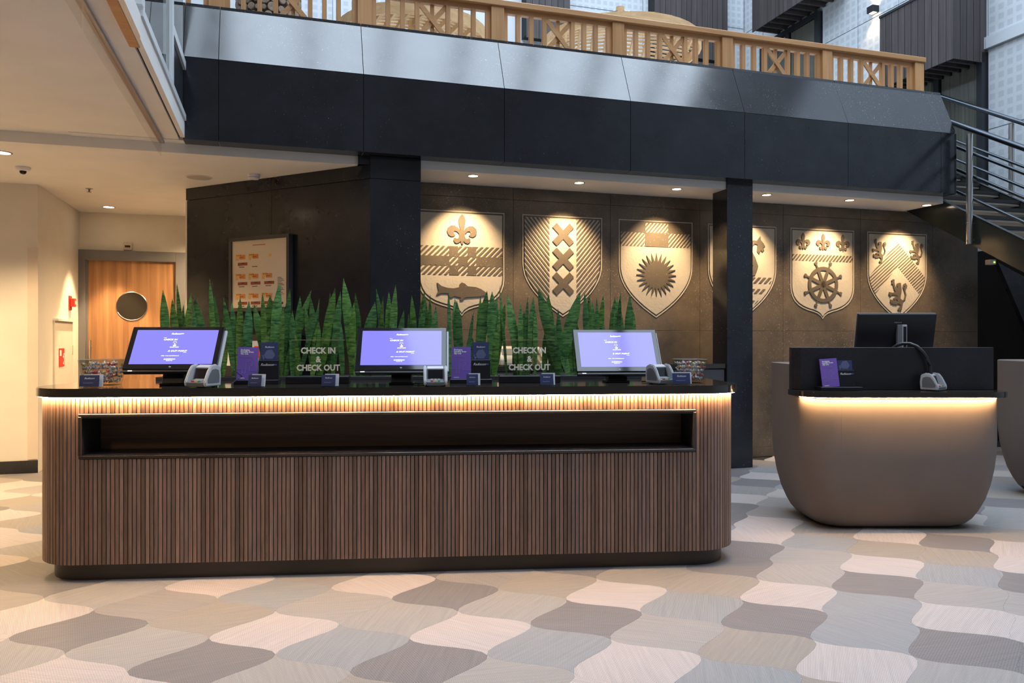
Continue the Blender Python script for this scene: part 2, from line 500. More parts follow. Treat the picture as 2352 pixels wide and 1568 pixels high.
PXT = [(136, 1349, 3), (248, 1370, 1), (476, 1349, 0), (367, 1390, 5), (646, 1366, 4), (112, 1420, 0), (204, 1455, 3), (493, 1427, 2), (731, 1407, 1), (629, 1451, 0), (68, 1505, 1),
       (323, 1485, 1), (748, 1482, 4), (466, 1519, 3), (153, 1536, 0), (51, 1393, 2), (629, 1536, 1), (902, 1343, 0), (1106, 1326, 5), (1024, 1363, 3), (1259, 1343, 2), (1480, 1326, 2), (902, 1411, 1),
       (1177, 1390, 1), (1416, 1370, 0), (1565, 1390, 4), (1082, 1452, 0), (1344, 1418, 3), (1514, 1452, 1), (868, 1472, 4), (963, 1516, 3), (1266, 1489, 4), (1463, 1523, 0), (1208, 1540, 1),
       (1755, 1207, 0), (1782, 1180, 5), (1857, 1193, 3), (1748, 1234, 0), (1737, 1268, 3), (1891, 1220, 2), (1877, 1251, 4), (2038, 1238, 0), (2191, 1248, 3), (1857, 1285, 1), (1676, 1309, 3), (2027, 1261, 2),
       (2024, 1299, 0), (2198, 1282, 2), (1840, 1323, 1), (2317, 1302, 0), (2017, 1347, 3), (2205, 1326, 4), (1635, 1340, 2), (1812, 1367, 0), (2003, 1394, 4), (2198, 1374, 1), (2324, 1340, 3), (1628, 1391, 4),
       (1782, 1422, 3), (2225, 1432, 0), (1993, 1456, 4), (1737, 1483, 2), (1976, 1520, 0), (2215, 1493, 3), (1584, 1442, 1), (1570, 1527, 0), (1720, 1538, 4), (1790, 1140, 0), (1760, 1105, 3), (1740, 1120, 5),
       (1745, 1152, 0), (1700, 1168, 3), (1800, 1085, 4), (2330, 1155, 3), (2320, 1190, 1), (60, 1113, 0), (50, 1180, 0), (40, 1150, 2), (60, 1250, 1), (30, 1230, 0)]
known = {}
for (x, y, c) in PXT:
    Y = CH * F / (y - YH); X = (x - CX) / F * Y
    u = X * math.cos(AA) + Y * math.sin(AA); v = -X * math.sin(AA) + Y * math.cos(AA)
    a, b_ = (u - U0) / HU, (v - V0) / HV
    best = min(((i, j) for i in range(math.floor(a) - 1, math.floor(a) + 3) for j in range(math.floor(b_) - 1, math.floor(b_) + 3) if (i + j) % 2), key=lambda q: (q[0] - a) ** 2 + (q[1] - b_) ** 2)
    known.setdefault(best, c)
seen, rest = [], []
for i in range(-34, 30):
    for j in range(-30, 26):
        if (i + j) % 2 == 0: continue
        u, v = U0 + i * HU, V0 + j * HV
        if u > 9.3 or u < -7.6 or v > 10.5 or (v > VP_ - 0.05 and u > -0.6): continue
        X, Y, _ = WA(u, v)
        vis = Y > 2.6
        if vis:
            px, py = CX + F * X / Y, YH + CH * F / Y
            vis = -120 < px < 2470 and py < 1640
            ds = (X - DO[0]) * math.cos(DA) + (Y - DO[1]) * math.sin(DA); dt = -(X - DO[0]) * math.sin(DA) + (Y - DO[1]) * math.cos(DA)
            if -2.0 < ds < 2.05 and dt > 0.25 and px < 1690 and px > 80: vis = False
            if v > (8.9 if u < -2.2 else 7.6): vis = False
        c = known.get((i, j))
        if c is None: c = random.choices(range(6), (5, 4, 3, 4, 3, 2))[0]
        (seen if vis else rest).append((Y, u, v, c))
seen.sort()
for k, (Y, u, v, c) in enumerate(seen):
    if k < 300:
        o = link('floor_tile', tile_me[c], None, floor); o.location = (u, v, 0)
    else: rest.append((Y, u, v, c))
mb = MB(); mi = []
for (Y, u, v, c) in rest:
    mb.add([(u + p[0], v + p[1], 0) for p in tprof], [tuple(range(len(tprof)))]); mi.append(c)
me = bpy.data.meshes.new('floor_tiles_beyond'); me.from_pydata(mb.v, [], mb.f)
for m_ in FLOORC: me.materials.append(m_)
me.polygons.foreach_set('material_index', mi)
o = link('floor_tiles_beyond', me, None, floor); o['kind'] = 'stuff'

# ------------------------------------------------------------------ shield wall (wall_back), dark angled wall, columns
uc0, _ = on_v(850, 7.05); uc1, _ = on_v(966, 7.05)
ZC, ZF = 2.97, 3.05                               # lower ceiling, underside of the gallery front
UW = on_v(2246, VP_)[0]
wb = struct(B(uc1, UW, VP_ + 0.022, VP_ + 0.2, 0, ZC).build('wall_back', JOINT, rz=AA), 'brown stone wall carved with a row of heraldic shields', 'wall')


def slabs(par, us, zs, v0, v1, mat, g=0.0015, skip=()):
    for i in range(len(us) - 1):
        for j in range(len(zs) - 1):
            if (i, j) in skip: continue
            B(us[i] + g, us[i + 1] - g, v0, v1, zs[j] + g, zs[j + 1] - g).build('stone_slab', mat, par, bevel=0.001)


PU = 1.113
us = [uc1] + [2.398 + PU * k for k in range(-1, 6)] + [UW]
us = sorted(set(x for x in us if x >= uc1))
slabs(wb, us, [0.113, 1.471, 2.842, ZC - 0.001], VP_, VP_ + 0.024, BROWN)
slabs(wb, us, [0.0, 0.113], VP_ - 0.004, VP_ + 0.024, BROWN)

col1 = struct(B(uc0 + 0.03, uc1 - 0.003, 7.08, VP_ + 0.15, 0, ZF).build('column', JOINT, rz=AA), 'broad dark stone pillar between map wall and first carved shield', 'column')
slabs(col1, [uc0, uc1], [0, 1.471, 2.842], 7.05, 7.082, STONE)
slabs(col1, [uc0, uc1 + 0.004], [2.842, ZF - 0.002], 7.046, 7.082, STONE)
B(uc1 - 0.003, uc1, 7.05, VP_ - 0.002, 0, ZF - 0.002).build('side_slab', STONE, col1)
c2a, c2b = on_v(1670, 7.09)[0], on_v(1729, 7.09)[0]
col2 = struct(B(c2a, c2b, 7.09, 7.37, 0, ZF + 0.02).build('column', STONE, rz=AA, bevel=0.002), 'slim square black stone column beside the end of the slatted desk', 'column')
# angled wall, 45 degrees in the building grid
LW = 2.435
wl = struct(B(-LW, 0, 0.024, 0.2, 0, ZC + 0.005).build('wall_angled', JOINT, loc=WA(uc0 + 0.003, 7.05), rz=AA - R(45)), 'dark polished stone wall slanting back beside the wooden door', 'wall')
for (a, b) in ((-LW, -1.22), (-1.22, 0)):
    B(a + 0.0015, b - 0.0015, 0, 0.026, 0.0, 2.84).build('stone_slab', STONE, wl, bevel=0.001)
    B(a + 0.0015 - (0.01 if a == -LW else 0), b - 0.0015, -0.005, 0.026, 2.844, ZC - 0.002).build('stone_slab', STONE, wl, bevel=0.001)
B(-LW - 0.02, -LW + 0.001, 0.0, 0.2, 0, 2.84).build('edge_trim', CREAM, wl)

# ------------------------------------------------------------------ ceilings and gallery front
us_end = on_v(2166, 7.11)[0]
VL = 7.11
uL = on_v(822, VL)[0]
B(uL + 0.001, uc0 + 0.03, 7.078, 7.6, ZC + 0.001, ZF - 0.002).build('header_slab', STONE, col1)
cl = struct(MB().prism([(-8, VL), (uL, VL), (uL, 7.62), (0.3, 7.62), (0.3, 12.5), (-8, 12.5)], ZC, ZC + 0.09).build('ceiling', WHITE, rz=AA), 'lower white ceiling above the wooden door', 'ceiling')
cr = struct(B(uc1 + 0.005, us_end, VL, VP_ + 0.02, ZC, ZC + 0.085).build('ceiling_soffit', WHITE, rz=AA), 'white lit soffit above the carved shields', 'ceiling')
gal = struct(B(-1.6, 7.49, 7.0, 14.2, ZF + 0.004, 3.75).build('gallery_slab', WHITE, rz=AA), 'upper gallery floor slab behind the stone front', 'gallery')
UF = [-1.62, -0.735, -0.455, 0.757, 2.07, 3.38, 4.69, 6.0, 7.29, 7.513]
VF, ZK, VT, ZT = 6.93, 3.742, 7.15, 4.26
front = struct(MB().prism([(VF + 0.03, ZF + 0.03), (VF + 0.03, ZK), (VT + 0.03, ZT - 0.02), (VT + 0.12, ZT - 0.02), (VT + 0.12, ZF + 0.03)], UF[0], UF[-1] - 0.03, 'yz').build('gallery_front', JOINT, rz=AA), 'black stone gallery front with sloping polished top panels', 'gallery front')
g = 0.002
for i in range(len(UF) - 1):
    a, b = UF[i] + g, UF[i + 1] - g
    zb0 = 3.225 if i == 0 else ZF
    MB().hexa([(a, VF, zb0), (b, VF, zb0), (b, VF + 0.028, zb0), (a, VF + 0.028, zb0), (a, VF, ZK - 0.002), (b, VF, ZK - 0.002), (b, VF + 0.032, ZK - 0.002), (a, VF + 0.032, ZK - 0.002)]).build('front_slab', STONE, front, bevel=0.001)
    MB().hexa([(a, VF - 0.001, ZK + 0.001), (b, VF - 0.001, ZK + 0.001), (b, VF + 0.03, ZK - 0.01), (a, VF + 0.03, ZK - 0.01), (a, VT, ZT), (b, VT, ZT), (b, VT + 0.03, ZT - 0.012), (a, VT + 0.03, ZT - 0.012)]).build('sloping_slab', SLOPE, front, bevel=0.001)
    if i: B(a, b, VF + 0.03, VL, ZF, ZF + 0.028).build('underside_slab', STONE, front)
    B(a, b, VT - 0.004, VT + 0.16, ZT - 0.01, ZT + 0.02).build('coping_slab', SLOPE, front, bevel=0.003)
B(UF[-1] - 0.03, UF[-1], VF, 7.6, ZF, ZK).build('end_slab', STONE, front)
B(c2a, c2b, VL - 0.02, VL, ZC, ZF).build('soffit_return', WHITE, cr) if False else None

# left wing slab overhead, its glazed shop front and smoke baffle
UE = -0.72
ls = struct(B(-8, UE - 0.05, -7, VL - 0.001, ZF + 0.01, 3.22).build('ceiling_left', WHITE, rz=AA), 'white overhead slab of the left wing', 'ceiling')
B(UE - 0.035, UE, -7, 6.925, ZF + 0.01, 3.20).build('edge_board', WHITE, ls)
B(UE - 0.052, UE - 0.036, -7, 6.92, ZF + 0.03, 3.2).build('shadow_gap', JOINT, ls)
tb = thing('timber_beam', 'orange brown timber beam along the edge of the overhead slab', 'beam', WA(0, 0, 0), AA)
B(UE - 0.045, UE + 0.010, -6, 4.65, 2.985, 3.055).build('beam', OAKH, tb, bevel=0.003)
B(UE - 0.042, UE - 0.01, 4.65, 4.68, 3.0, 3.05).build('end_bracket', BLACKP, tb)
gf = struct(B(UE - 0.03, UE + 0.012, 4.74, 6.925, 3.20, 3.25).build('window_1', ALUW, rz=AA), 'white framed glazing above the overhead slab', 'window')
for a, b in ((4.70, 4.80), (6.03, 6.12)):
    B(UE - 0.05, UE + 0.012, a, b, 3.25, 6.5).build('mullion', ALUW, gf)
B(UE - 0.04, UE + 0.012, 6.12, 6.91, 3.62, 3.69).build('transom', ALUW, gf)
B(UE - 0.02, UE - 0.01, 4.80, 6.03, 3.25, 6.5).build('pane', GLASS, gf)
B(UE - 0.02, UE - 0.01, 6.12, 6.90, 3.69, 6.5).build('pane', clear('grey_glass', (0.35, 0.40, 0.40)), gf)
B(UE - 0.03, UE - 0.01, 6.12, 6.90, 3.25, 3.62).build('dark_panel', DFRAME, gf)
for k in range(6):
    B(UE - 0.10, UE - 0.05, 3.3 + k * 0.23, 3.37 + k * 0.23, 3.42, 6).build('timber_fin', OAK, gf)
sb = thing('smoke_baffle', 'clear glass smoke baffle hanging from a thin ceiling track', 'smoke baffle', WA(0, 0, 0), AA)
B(-0.935, -0.895, -2, 7.09, ZF - 0.012, ZF + 0.012).build('track', M('track_aluminium', (0.42, 0.40, 0.40), 0.4, 0.6), sb)
BAF = clear('baffle_glass', (0.97, 0.97, 0.96), ior=1.2)
B(-0.917, -0.913, 4.30, 7.05, ZF - 0.13, ZF - 0.012).build('pane', BAF, sb)
B(-0.917, -0.913, 0.5, 4.26, ZF - 0.13, ZF - 0.012).build('pane', BAF, sb)

# ------------------------------------------------------------------ left walls and door
UL, VS_, VD = -2.335, 8.99, 10.77
w1 = struct(B(-8, UL, VS_, VS_ + 0.2, 0, ZC).build('wall_front_left', CREAM, rz=AA), 'cream wall at the far left facing the lobby', 'wall')
B(-8, UL + 0.004, VS_ - 0.014, VS_, 0, 0.13).build('baseboard_front_left', STONE, w1)
B(UL - 0.09, UL + 0.006, VS_ - 0.008, VS_ + 0.0, 0.14, 2.32).build('corner_guard', plaster('corner_guard', (0.70, 0.60, 0.50)), w1)
w2 = struct(B(UL - 0.2, UL, VS_ + 0.2, VD + 0.2, 0, ZC).build('wall_left', CREAM, rz=AA), 'cream side wall carrying the red alarm and hose cabinet', 'wall')
w3 = struct(B(UL, 0.6, VD, VD + 0.2, 0, ZC).build('wall_door', CREAM, rz=AA), 'cream end wall around the wooden door', 'wall')
d0, d1 = on_v(198, VD - 0.03)[0], on_v(404, VD - 0.03)[0]
f0, f1 = on_v(170, VD - 0.04)[0], on_v(432, VD - 0.04)[0]
zl, zf_ = zz(600, 9.75), zz(577, 9.75)
door = struct(B(d0, d1, VD - 0.03, VD - 0.001, 0.01, zl).build('door_1', DOORW, rz=AA), 'walnut door with round porthole window and steel pull', 'door')
for (a, b, c, d) in ((f0, d0, 0, zf_), (d1, f1, 0, zf_), (d0, d1, zl, zf_)):
    B(a, b, VD - 0.075, VD - 0.002, c, d).build('door_frame', GREYFR, door, bevel=0.003)
B(d0, d0 + 0.02, VD - 0.05, VD - 0.03, 0, zl).build('door_stop', GREYFR, door)
hu, hY = on_v(303, VD - 0.03); hz = zz(703, hY)
ph = MB().prism([(hu + 0.176 * math.cos(a * math.pi / 20), hz + 0.176 * math.sin(a * math.pi / 20)) for a in range(40)], VD - 0.036, VD - 0.028, 'xz').build('porthole', M('porthole_glass', (0.035, 0.03, 0.025), 0.05, spec=0.8), door)
MB().tube([(hu + 0.179 * math.cos(a * math.pi / 20), VD - 0.034, hz + 0.179 * math.sin(a * math.pi / 20)) for a in range(41)], 0.005, 6).build('porthole_ring', STEEL, door)
pu = on_v(211, VD)[0]
MB().tube([(pu, VD - 0.09, 0.75), (pu, VD - 0.09, 1.36)], 0.012, 8).tube([(pu, VD - 0.09, 0.85), (pu, VD - 0.03, 0.85)], 0.008, 6).tube([(pu, VD - 0.09, 1.28), (pu, VD - 0.03, 1.28)], 0.008, 6).build('pull_handle', STEEL, door, smooth=True)
eu, eY = on_v(294, VD)
es_ = thing('wall_display', 'small cream box with dark red display above the door', 'display', WA(eu, VD, zz(575, eY)), AA)
B(-0.05, 0.05, -0.03, 0, 0, 0.10).build('case', BEIGEPL, es_, bevel=0.006)
B(-0.032, 0.032, -0.032, -0.029, 0.035, 0.062).build('display_window', M('dark_red_window', (0.10, 0.01, 0.01), 0.2), es_)
# fire alarm + hose cabinet on the side wall (plane u = UL)
va, Ya = on_u(160, UL)
fa = thing('fire_alarm', 'red fire alarm call point on the cream side wall', 'fire alarm', WA(UL, va, zz(712, Ya)), AA)
B(0, 0.012, -0.06, 0.06, 0.0, 0.17).build('backing_plate', RED, fa)
B(0.012, 0.06, -0.045, 0.05, 0.04, 0.14).build('call_point', RED, fa, bevel=0.006)
B(0.06, 0.063, -0.02, 0.02, 0.07, 0.11).build('press_plate', WCARD, fa)
v0, Y0 = on_u(122, UL); v1, Y1 = on_u(163, UL); zt_ = zz(738, (Y0 + Y1) / 2)
hc = thing('hose_cabinet', 'flush cream fire hose cabinet door below the red alarm', 'cabinet', WA(UL, 0, 0), AA)
B(0.0, 0.02, v0, v1, 0.3, zt_).build('door', plaster('cabinet_paint', (0.66, 0.60, 0.52)), hc, bevel=0.003)
B(0.0, 0.05, v0 - 0.01, v1 + 0.01, zt_, zt_ + 0.025).build('top_ledge', CREAM, hc)
for zb in (0.5, 1.2): B(0.02, 0.03, v1 - 0.03, v1 - 0.005, zb, zb + 0.10).build('hinge', CREAM, hc)
va, Ya = on_u(135, UL + 0.02); vb, Yb = on_u(147, UL + 0.02)
sg = thing('fire_hose_sign', 'red and white fire hose pictogram sign on the cabinet door', 'sign', WA(UL + 0.021, 0, 0), AA)
z0, z1 = zz(842, Ya), zz(800, Ya)
B(0, 0.004, va, vb, z0, z1).build('plate', RED, sg)
B(0.004, 0.006, va + 0.02, va + 0.09, z0 + 0.12, z1 - 0.02).build('ladder_symbol', WPRINT, sg)
MB().tube([(0.006, vb - 0.03, z1 - 0.06), (0.006, vb - 0.06, z1 - 0.10), (0.006, vb - 0.03, z1 - 0.14), (0.006, vb - 0.06, z1 - 0.18)], 0.008, 6).build('hose_symbol', WPRINT, sg)

# ------------------------------------------------------------------ ceiling fittings
def spot(par, loc, energy, col, size, blend, rot=(0, 0, 0), rad=0.03):
    l = bpy.data.lights.new('lamp_light', 'SPOT'); l.energy = energy; l.color = col; l.spot_size = R(size); l.spot_blend = blend; l.shadow_soft_size = rad
    o = bpy.data.objects.new('lamp_light', l); COL.objects.link(o); o.parent = par; o.location = loc; o.rotation_euler = rot
    return o


WARM = (1.0, 0.70, 0.38)
ord_ = ['first', 'second', 'third', 'fourth', 'fifth', 'sixth']


def downlight(u, v, z, label, energy, size, tilt=0, r=0.047, group=None, blend=0.4, col=WARM):
    t = thing('downlight', label, 'downlight', WA(u, v, z), AA, group)
    MB().lathe([(r * 1.25, 0), (r * 1.25, -0.004), (r, -0.006), (r * 0.98, 0)], 24).build('trim_ring', M('lamp_trim', (0.45, 0.42, 0.4), 0.4), t, smooth=True) if False else None
    mb = MB(); n = 24; rings = [(r * 1.22, -0.001), (r * 1.22, -0.005), (r, -0.006), (r, -0.001)]
    mb.loft([[(q * math.cos(k * 2 * math.pi / n), q * math.sin(k * 2 * math.pi / n), zq) for k in range(n)] for q, zq in rings], cap=False)
    mb.build('trim_ring', TRIM, t, smooth=True)
    MB().lathe([(r * 0.99, -0.003), (r * 0.99, -0.001)], 24).build('lens', LENS, t)
    spot(t, (0, 0, -0.02), energy, col, size, blend, (R(tilt), 0, 0), 0.15 if size > 100 else 0.03)
    return t


TRIM = M('lamp_trim', (0.30, 0.25, 0.20), 0.35, 0.5)
for k in range(6):
    downlight(1.847 + PU * k, 7.25, ZC, 'recessed soffit spotlight above the %s carved shield from the left' % ord_[k], 80, 78, 27, group='soffit spotlights', blend=0.85)
downlight(-1.914, 10.27, ZC, 'small recessed downlight in front of the wooden door', 160, 58, r=0.06, group='warm ceiling downlights')
downlight(-2.22, 7.535, ZC, 'recessed downlight at the left edge of the low ceiling', 180, 130, r=0.06, group='warm ceiling downlights')
for k, (u, v, en) in enumerate(((-2.3, 4.6, 62), (-3.9, 6.0, 200), (-4.5, 8.0, 300), (-2.4, 2.2, 45))):
    downlight(u, v, ZC if v > VL else ZF + 0.01, 'recessed downlight of the left wing, %s beyond the picture edge' % ord_[k], en, 130, r=0.06, group='warm ceiling downlights')


downlight(-0.62, 9.9, ZC, 'added fill downlight, unseen behind the dark angled wall', 270, 150, r=0.06, group='warm ceiling downlights', blend=0.8)  # unseen lamp, added to brighten the corridor by the door


def at_ceiling(x, y):
    Y = (ZC - CH) * F / (YH - y); X = (x - CX) / F * Y; return (X, Y, ZC)


t = thing('dome_camera', 'white dome security camera on the low ceiling', 'camera', at_ceiling(53, 384))
MB().lathe([(0.062, 0), (0.065, -0.01), (0.055, -0.03), (0.03, -0.036)], 24).build('housing', WCARD, t, smooth=True)
MB().lathe([(0.03, -0.034), (0.028, -0.05), (0.018, -0.062), (0.001, -0.066)], 20).build('lens_dome', BLACKGL, t, smooth=True)
t = thing('sprinkler', 'small ceiling sprinkler head between camera and door', 'sprinkler', at_ceiling(205, 433))
MB().lathe([(0.035, 0), (0.035, -0.004), (0.012, -0.006)], 16).build('escutcheon', STEEL, t)
MB().lathe([(0.012, -0.006), (0.008, -0.03), (0.022, -0.036), (0.022, -0.038)], 12).build('deflector', TRIM, t)
t = thing('ceiling_speaker', 'flat round ceiling speaker beside the dark angled wall', 'speaker', at_ceiling(457, 407))
MB().lathe([(0.125, 0), (0.125, -0.004), (0.115, -0.006)], 32).build('rim', CREAM, t)
MB().lathe([(0.112, -0.004), (0.112, -0.0065)], 32).build('grille', plaster('speaker_grille', (0.50, 0.45, 0.40)), t)
t = thing('smoke_detector', 'white round smoke detector near the top of the angled wall', 'smoke detector', at_ceiling(583, 400))
MB().lathe([(0.058, 0), (0.058, -0.02)], 24).build('base', WCARD, t)
MB().lathe([(0.058, -0.02), (0.052, -0.035), (0.045, -0.048), (0.02, -0.05)], 24).build('cover', WCARD, t, smooth=True)
MB().lathe([(0.0535, -0.030), (0.0535, -0.034)], 24).build('vent_slot', INK, t)

# ------------------------------------------------------------------ carved shields
def sh_outline(kind, k=1.0):
    hw, H = 0.4575, 1.08
    if kind == 'point':
        right = [(hw, -0.0), (hw, -0.50)] + [(hw * (1 - (q / 12) ** 2.1), -0.50 - 0.58 * q / 12) for q in range(1, 12)]
    else:
        right = [(hw, 0), (hw, -0.70)] + [(hw * a, -b) for a, b in ((0.985, 0.76), (0.94, 0.82), (0.87, 0.87), (0.76, 0.915), (0.62, 0.95), (0.46, 0.975), (0.30, 0.993), (0.16, 1.015), (0.06, 1.045))]
    pts = right + [(0, -H)] + [(-x, z) for x, z in reversed(right)]
    return [(x * k, -H * 0.45 + (z + H * 0.45) * k) for x, z in pts]      # clockwise


def ccw(p):
    return p if sum(p[i][0] * p[(i + 1) % len(p)][1] - p[(i + 1) % len(p)][0] * p[i][1] for i in range(len(p))) > 0 else p[::-1]


FL = [(488, 360), (512, 385), (526, 420), (524, 460), (512, 510), (508, 540), (530, 510), (570, 488), (610, 488), (645, 515), (655, 550), (640, 590), (610, 608), (580, 605), (562, 590), (580, 575), (583, 560), (570, 545), (545, 550), (522, 575), (518, 600),
      (530, 625), (550, 630), (558, 620), (575, 620), (583, 645), (570, 672), (545, 680), (520, 670), (505, 655), (500, 680), (488, 693)]


def fleur(cx, cz, h):
    k = h / 333.0
    r = [((x - 488) * k, -(y - 526) * k) for x, y in FL]
    return [(cx + x, cz + z) for x, z in r] + [(cx - x, cz + z) for x, z in reversed(r[1:-1])]


LION = [(575, 905), (610, 880), (632, 890), (628, 930), (645, 1000), (665, 1030), (690, 1010), (668, 985), (675, 955), (705, 940), (740, 938), (750, 985), (757, 1040), (752, 1100), (740, 1150), (735, 1190), (765, 1210), (778, 1240), (775, 1290), (765, 1340), (740, 1390), (725, 1372),
        (712, 1398), (700, 1372), (688, 1370), (700, 1345), (735, 1310), (728, 1285), (690, 1270), (660, 1295), (640, 1282), (610, 1292), (600, 1272), (575, 1280), (553, 1235), (560, 1205), (600, 1220), (640, 1225), (660, 1240), (690, 1235), (670, 1200), (625, 1215), (612, 1190), (650, 1165), (690, 1160), (660, 1135),
        (590, 1130), (560, 1160), (545, 1165), (548, 1140), (528, 1130), (540, 1090), (600, 1100), (650, 1085), (625, 1050), (612, 1000), (600, 960), (585, 962), (575, 950), (590, 925)]
TAIL = [(760, 1225), (800, 1200), (820, 1130), (800, 1060), (778, 1010), (790, 960), (812, 948), (828, 938), (835, 950), (860, 990), (845, 1005), (840, 1030), (820, 1050), (805, 1020), (815, 1000), (800, 975), (795, 1010), (825, 1070), (842, 1130), (825, 1200), (790, 1232)]


def lion(cx, cz, h):
    k = h / 515.0
    f_ = lambda P: [(cx + (x - 692) * k * 1.12, cz - (y - 1138) * k) for x, y in P]
    return [f_(LION), f_(TAIL)]


SU = [1.841 + PU * k for k in range(6)]
V1, V2 = VP_ - 0.006, VP_ - 0.016
kinds = ['ogee', 'point', 'point', 'point', 'ogee', 'point']
slabels = ['carved shield with fleur-de-lis above a fish, partly behind the pillar', 'carved shield with three saltire crosses on a pale stripe', 'carved shield with a many pointed sun under a chequered top',
           'carved shield with a sea horse, half hidden by the slim column', 'carved shield with three fleurs-de-lis above a ship wheel', 'carved shield with hatched chevron and three rampant lions']
for k in range(6):
    t = thing('carved_shield', slabels[k], 'carved shield', WA(SU[k], 0, 2.695), AA, 'heraldic shields on the stone wall')
    fo = ccw(sh_outline(kinds[k], 0.945)); o1 = sh_outline(kinds[k], 1.0); o2 = sh_outline(kinds[k], 0.978)
    MB().prism(fo, V1, VP_ - 0.0005, 'xz').build('shield_field', CARVED, t)
    n = len(o1); mb = MB()
    for i in range(n):
        j = (i + 1) % n
        mb.add([(o1[i][0], VP_ - 0.0005, o1[i][1]), (o1[j][0], VP_ - 0.0005, o1[j][1]), (o2[j][0], VP_ - 0.0005, o2[j][1]), (o2[i][0], VP_ - 0.0005, o2[i][1]),
                (o1[i][0], V1, o1[i][1]), (o1[j][0], V1, o1[j][1]), (o2[j][0], V1, o2[j][1]), (o2[i][0], V1, o2[i][1])],
               [(4, 5, 6, 7), (0, 1, 5, 4), (3, 2, 6, 7)])
    mb.build('border_line', CARVED, t)
    convex = kinds[k] == 'point'
    hw = 0.432; top = -0.028

    def charge(polys, name, a=V2, b=V1 + 0.0005):
        m = MB()
        for p in polys: m.prism(p, a, b, 'xz')
        return m.build(name, CHARGE, t)

    def rect(x0, x1, z0, z1): return [(x0, z0), (x1, z0), (x1, z1), (x0, z1)]

    def hatch(conv, ang, name='hatching', pitch=0.034, duty=0.5):
        m = MB(); stripes(m, conv, ang, pitch, duty, V1 - 0.004, V1 + 0.0005); return m.build(name, CHARGE, t)
    if k == 0:
        charge([fleur(0, -0.19, 0.315)], 'fleur_de_lis')
        zs = [-0.365, -0.468, -0.563, -0.66]; xs = [-hw, -0.133, -0.04, 0.06, 0.152, hw]
        for r_ in range(3):
            for c_ in range(5):
                q = rect(xs[c_], xs[c_ + 1], zs[r_ + 1], zs[r_])
                if (r_ + c_) % 2 == 0: hatch(q, R(45), pitch=0.040)
                else: charge([q], 'chequer_block', V1 - 0.004)
        fx = [(205, 1238), (230, 1190), (212, 1110), (222, 1107), (260, 1140), (330, 1160), (400, 1163), (455, 1150), (460, 1120), (485, 1098), (520, 1110), (550, 1138), (640, 1145), (700, 1165), (775, 1212), (770, 1225), (700, 1245), (520, 1260), (490, 1290), (462, 1290), (475, 1262), (400, 1245), (365, 1265), (345, 1255), (330, 1215), (270, 1215)]
        charge([[((x - 488) / 482 * 0.4575, -(y - 325) / 1135 * 1.08) for x, y in fx]], 'fish')
    elif k == 1:
        for s in (-1, 1):
            q = clip(rect(min(s * 0.155, s * 0.5), max(s * 0.155, s * 0.5), -1.1, top), fo)
            hatch(ccw(q), R(-50) if s < 0 else R(50), pitch=0.036)
        for c_ in range(3):
            cz = -0.20 - 0.262 * c_
            charge([[(x, cz + z) for x, z in (lambda L, w: [(L, L - w), (w, 0), (L, -L + w), (L - w, -L), (0, -w), (-L + w, -L), (-L, -L + w), (-w, 0), (-L, L - w), (-L + w, L), (0, w), (L - w, L)])(0.122, 0.048)]], 'saltire_cross')
    elif k == 2:
        for (a, b, r_, d) in ((-hw, -0.135, 0, 0), (-0.135, 0.15, 0, 1), (0.15, hw, 0, 0), (-hw, -0.135, 1, 1), (-0.135, 0.15, 1, 0), (0.15, hw, 1, 1)):
            z1, z0 = ((top, -0.135), (-0.135, -0.29))[r_]
            if d: hatch(rect(a, b, z0, z1), R(48), pitch=0.033)
            else: charge([rect(a, b, z0, z1)], 'chequer_block', V1 - 0.004)
        sun = []
        for q in range(48):
            a = q * math.pi / 24; rr = 0.245 if q % 2 == 0 else 0.142
            sun.append((rr * math.cos(a), -0.605 + rr * math.sin(a)))
        charge([sun], 'sun')
    elif k == 3:
        def ribbon(path, wid):
            L_, R_ = [], []
            for i, p in enumerate(path):
                a, b = path[max(i - 1, 0)], path[min(i + 1, len(path) - 1)]
                d = Vector((b[0] - a[0], b[1] - a[1])).normalized(); ww = wid[i]
                L_.append((p[0] - d.y * ww, p[1] + d.x * ww)); R_.append((p[0] + d.y * ww, p[1] - d.x * ww))
            return L_ + R_[::-1]
        body = [(0.20, -0.20), (0.15, -0.19), (0.11, -0.23), (0.10, -0.31), (0.14, -0.39), (0.17, -0.47), (0.14, -0.545), (0.05, -0.56), (-0.06, -0.53), (-0.14, -0.47)]
        charge([ribbon(body, [0.02, 0.022, 0.024, 0.026, 0.03, 0.034, 0.036, 0.034, 0.025, 0.012]),
                [(0.19, -0.17), (0.235, -0.12), (0.24, -0.165), (0.275, -0.20), (0.30, -0.235), (0.275, -0.25), (0.285, -0.28), (0.26, -0.305), (0.24, -0.285), (0.215, -0.33), (0.19, -0.30), (0.195, -0.24)],
                [(0.10, -0.40), (0.07, -0.38), (0.10, -0.45), (0.06, -0.46), (0.09, -0.52), (0.13, -0.50)]], 'sea_horse')
        for z1, z0 in ((-0.60, -0.67), (-0.735, -0.79), (-0.87, -0.92)):
            q = clip(rect(-0.5, 0.5, z0, z1), ccw(sh_outline('point', 0.90)))
            hatch(ccw(q), R(45), pitch=0.05)
    elif k == 4:
        for x in (-0.285, 0.0, 0.285): charge([fleur(x, -0.155, 0.20)], 'fleur_de_lis')
        hatch(rect(-hw, hw, -0.385, -0.31), R(48), pitch=0.036)
        cz = -0.665; ring = MB(); n = 36
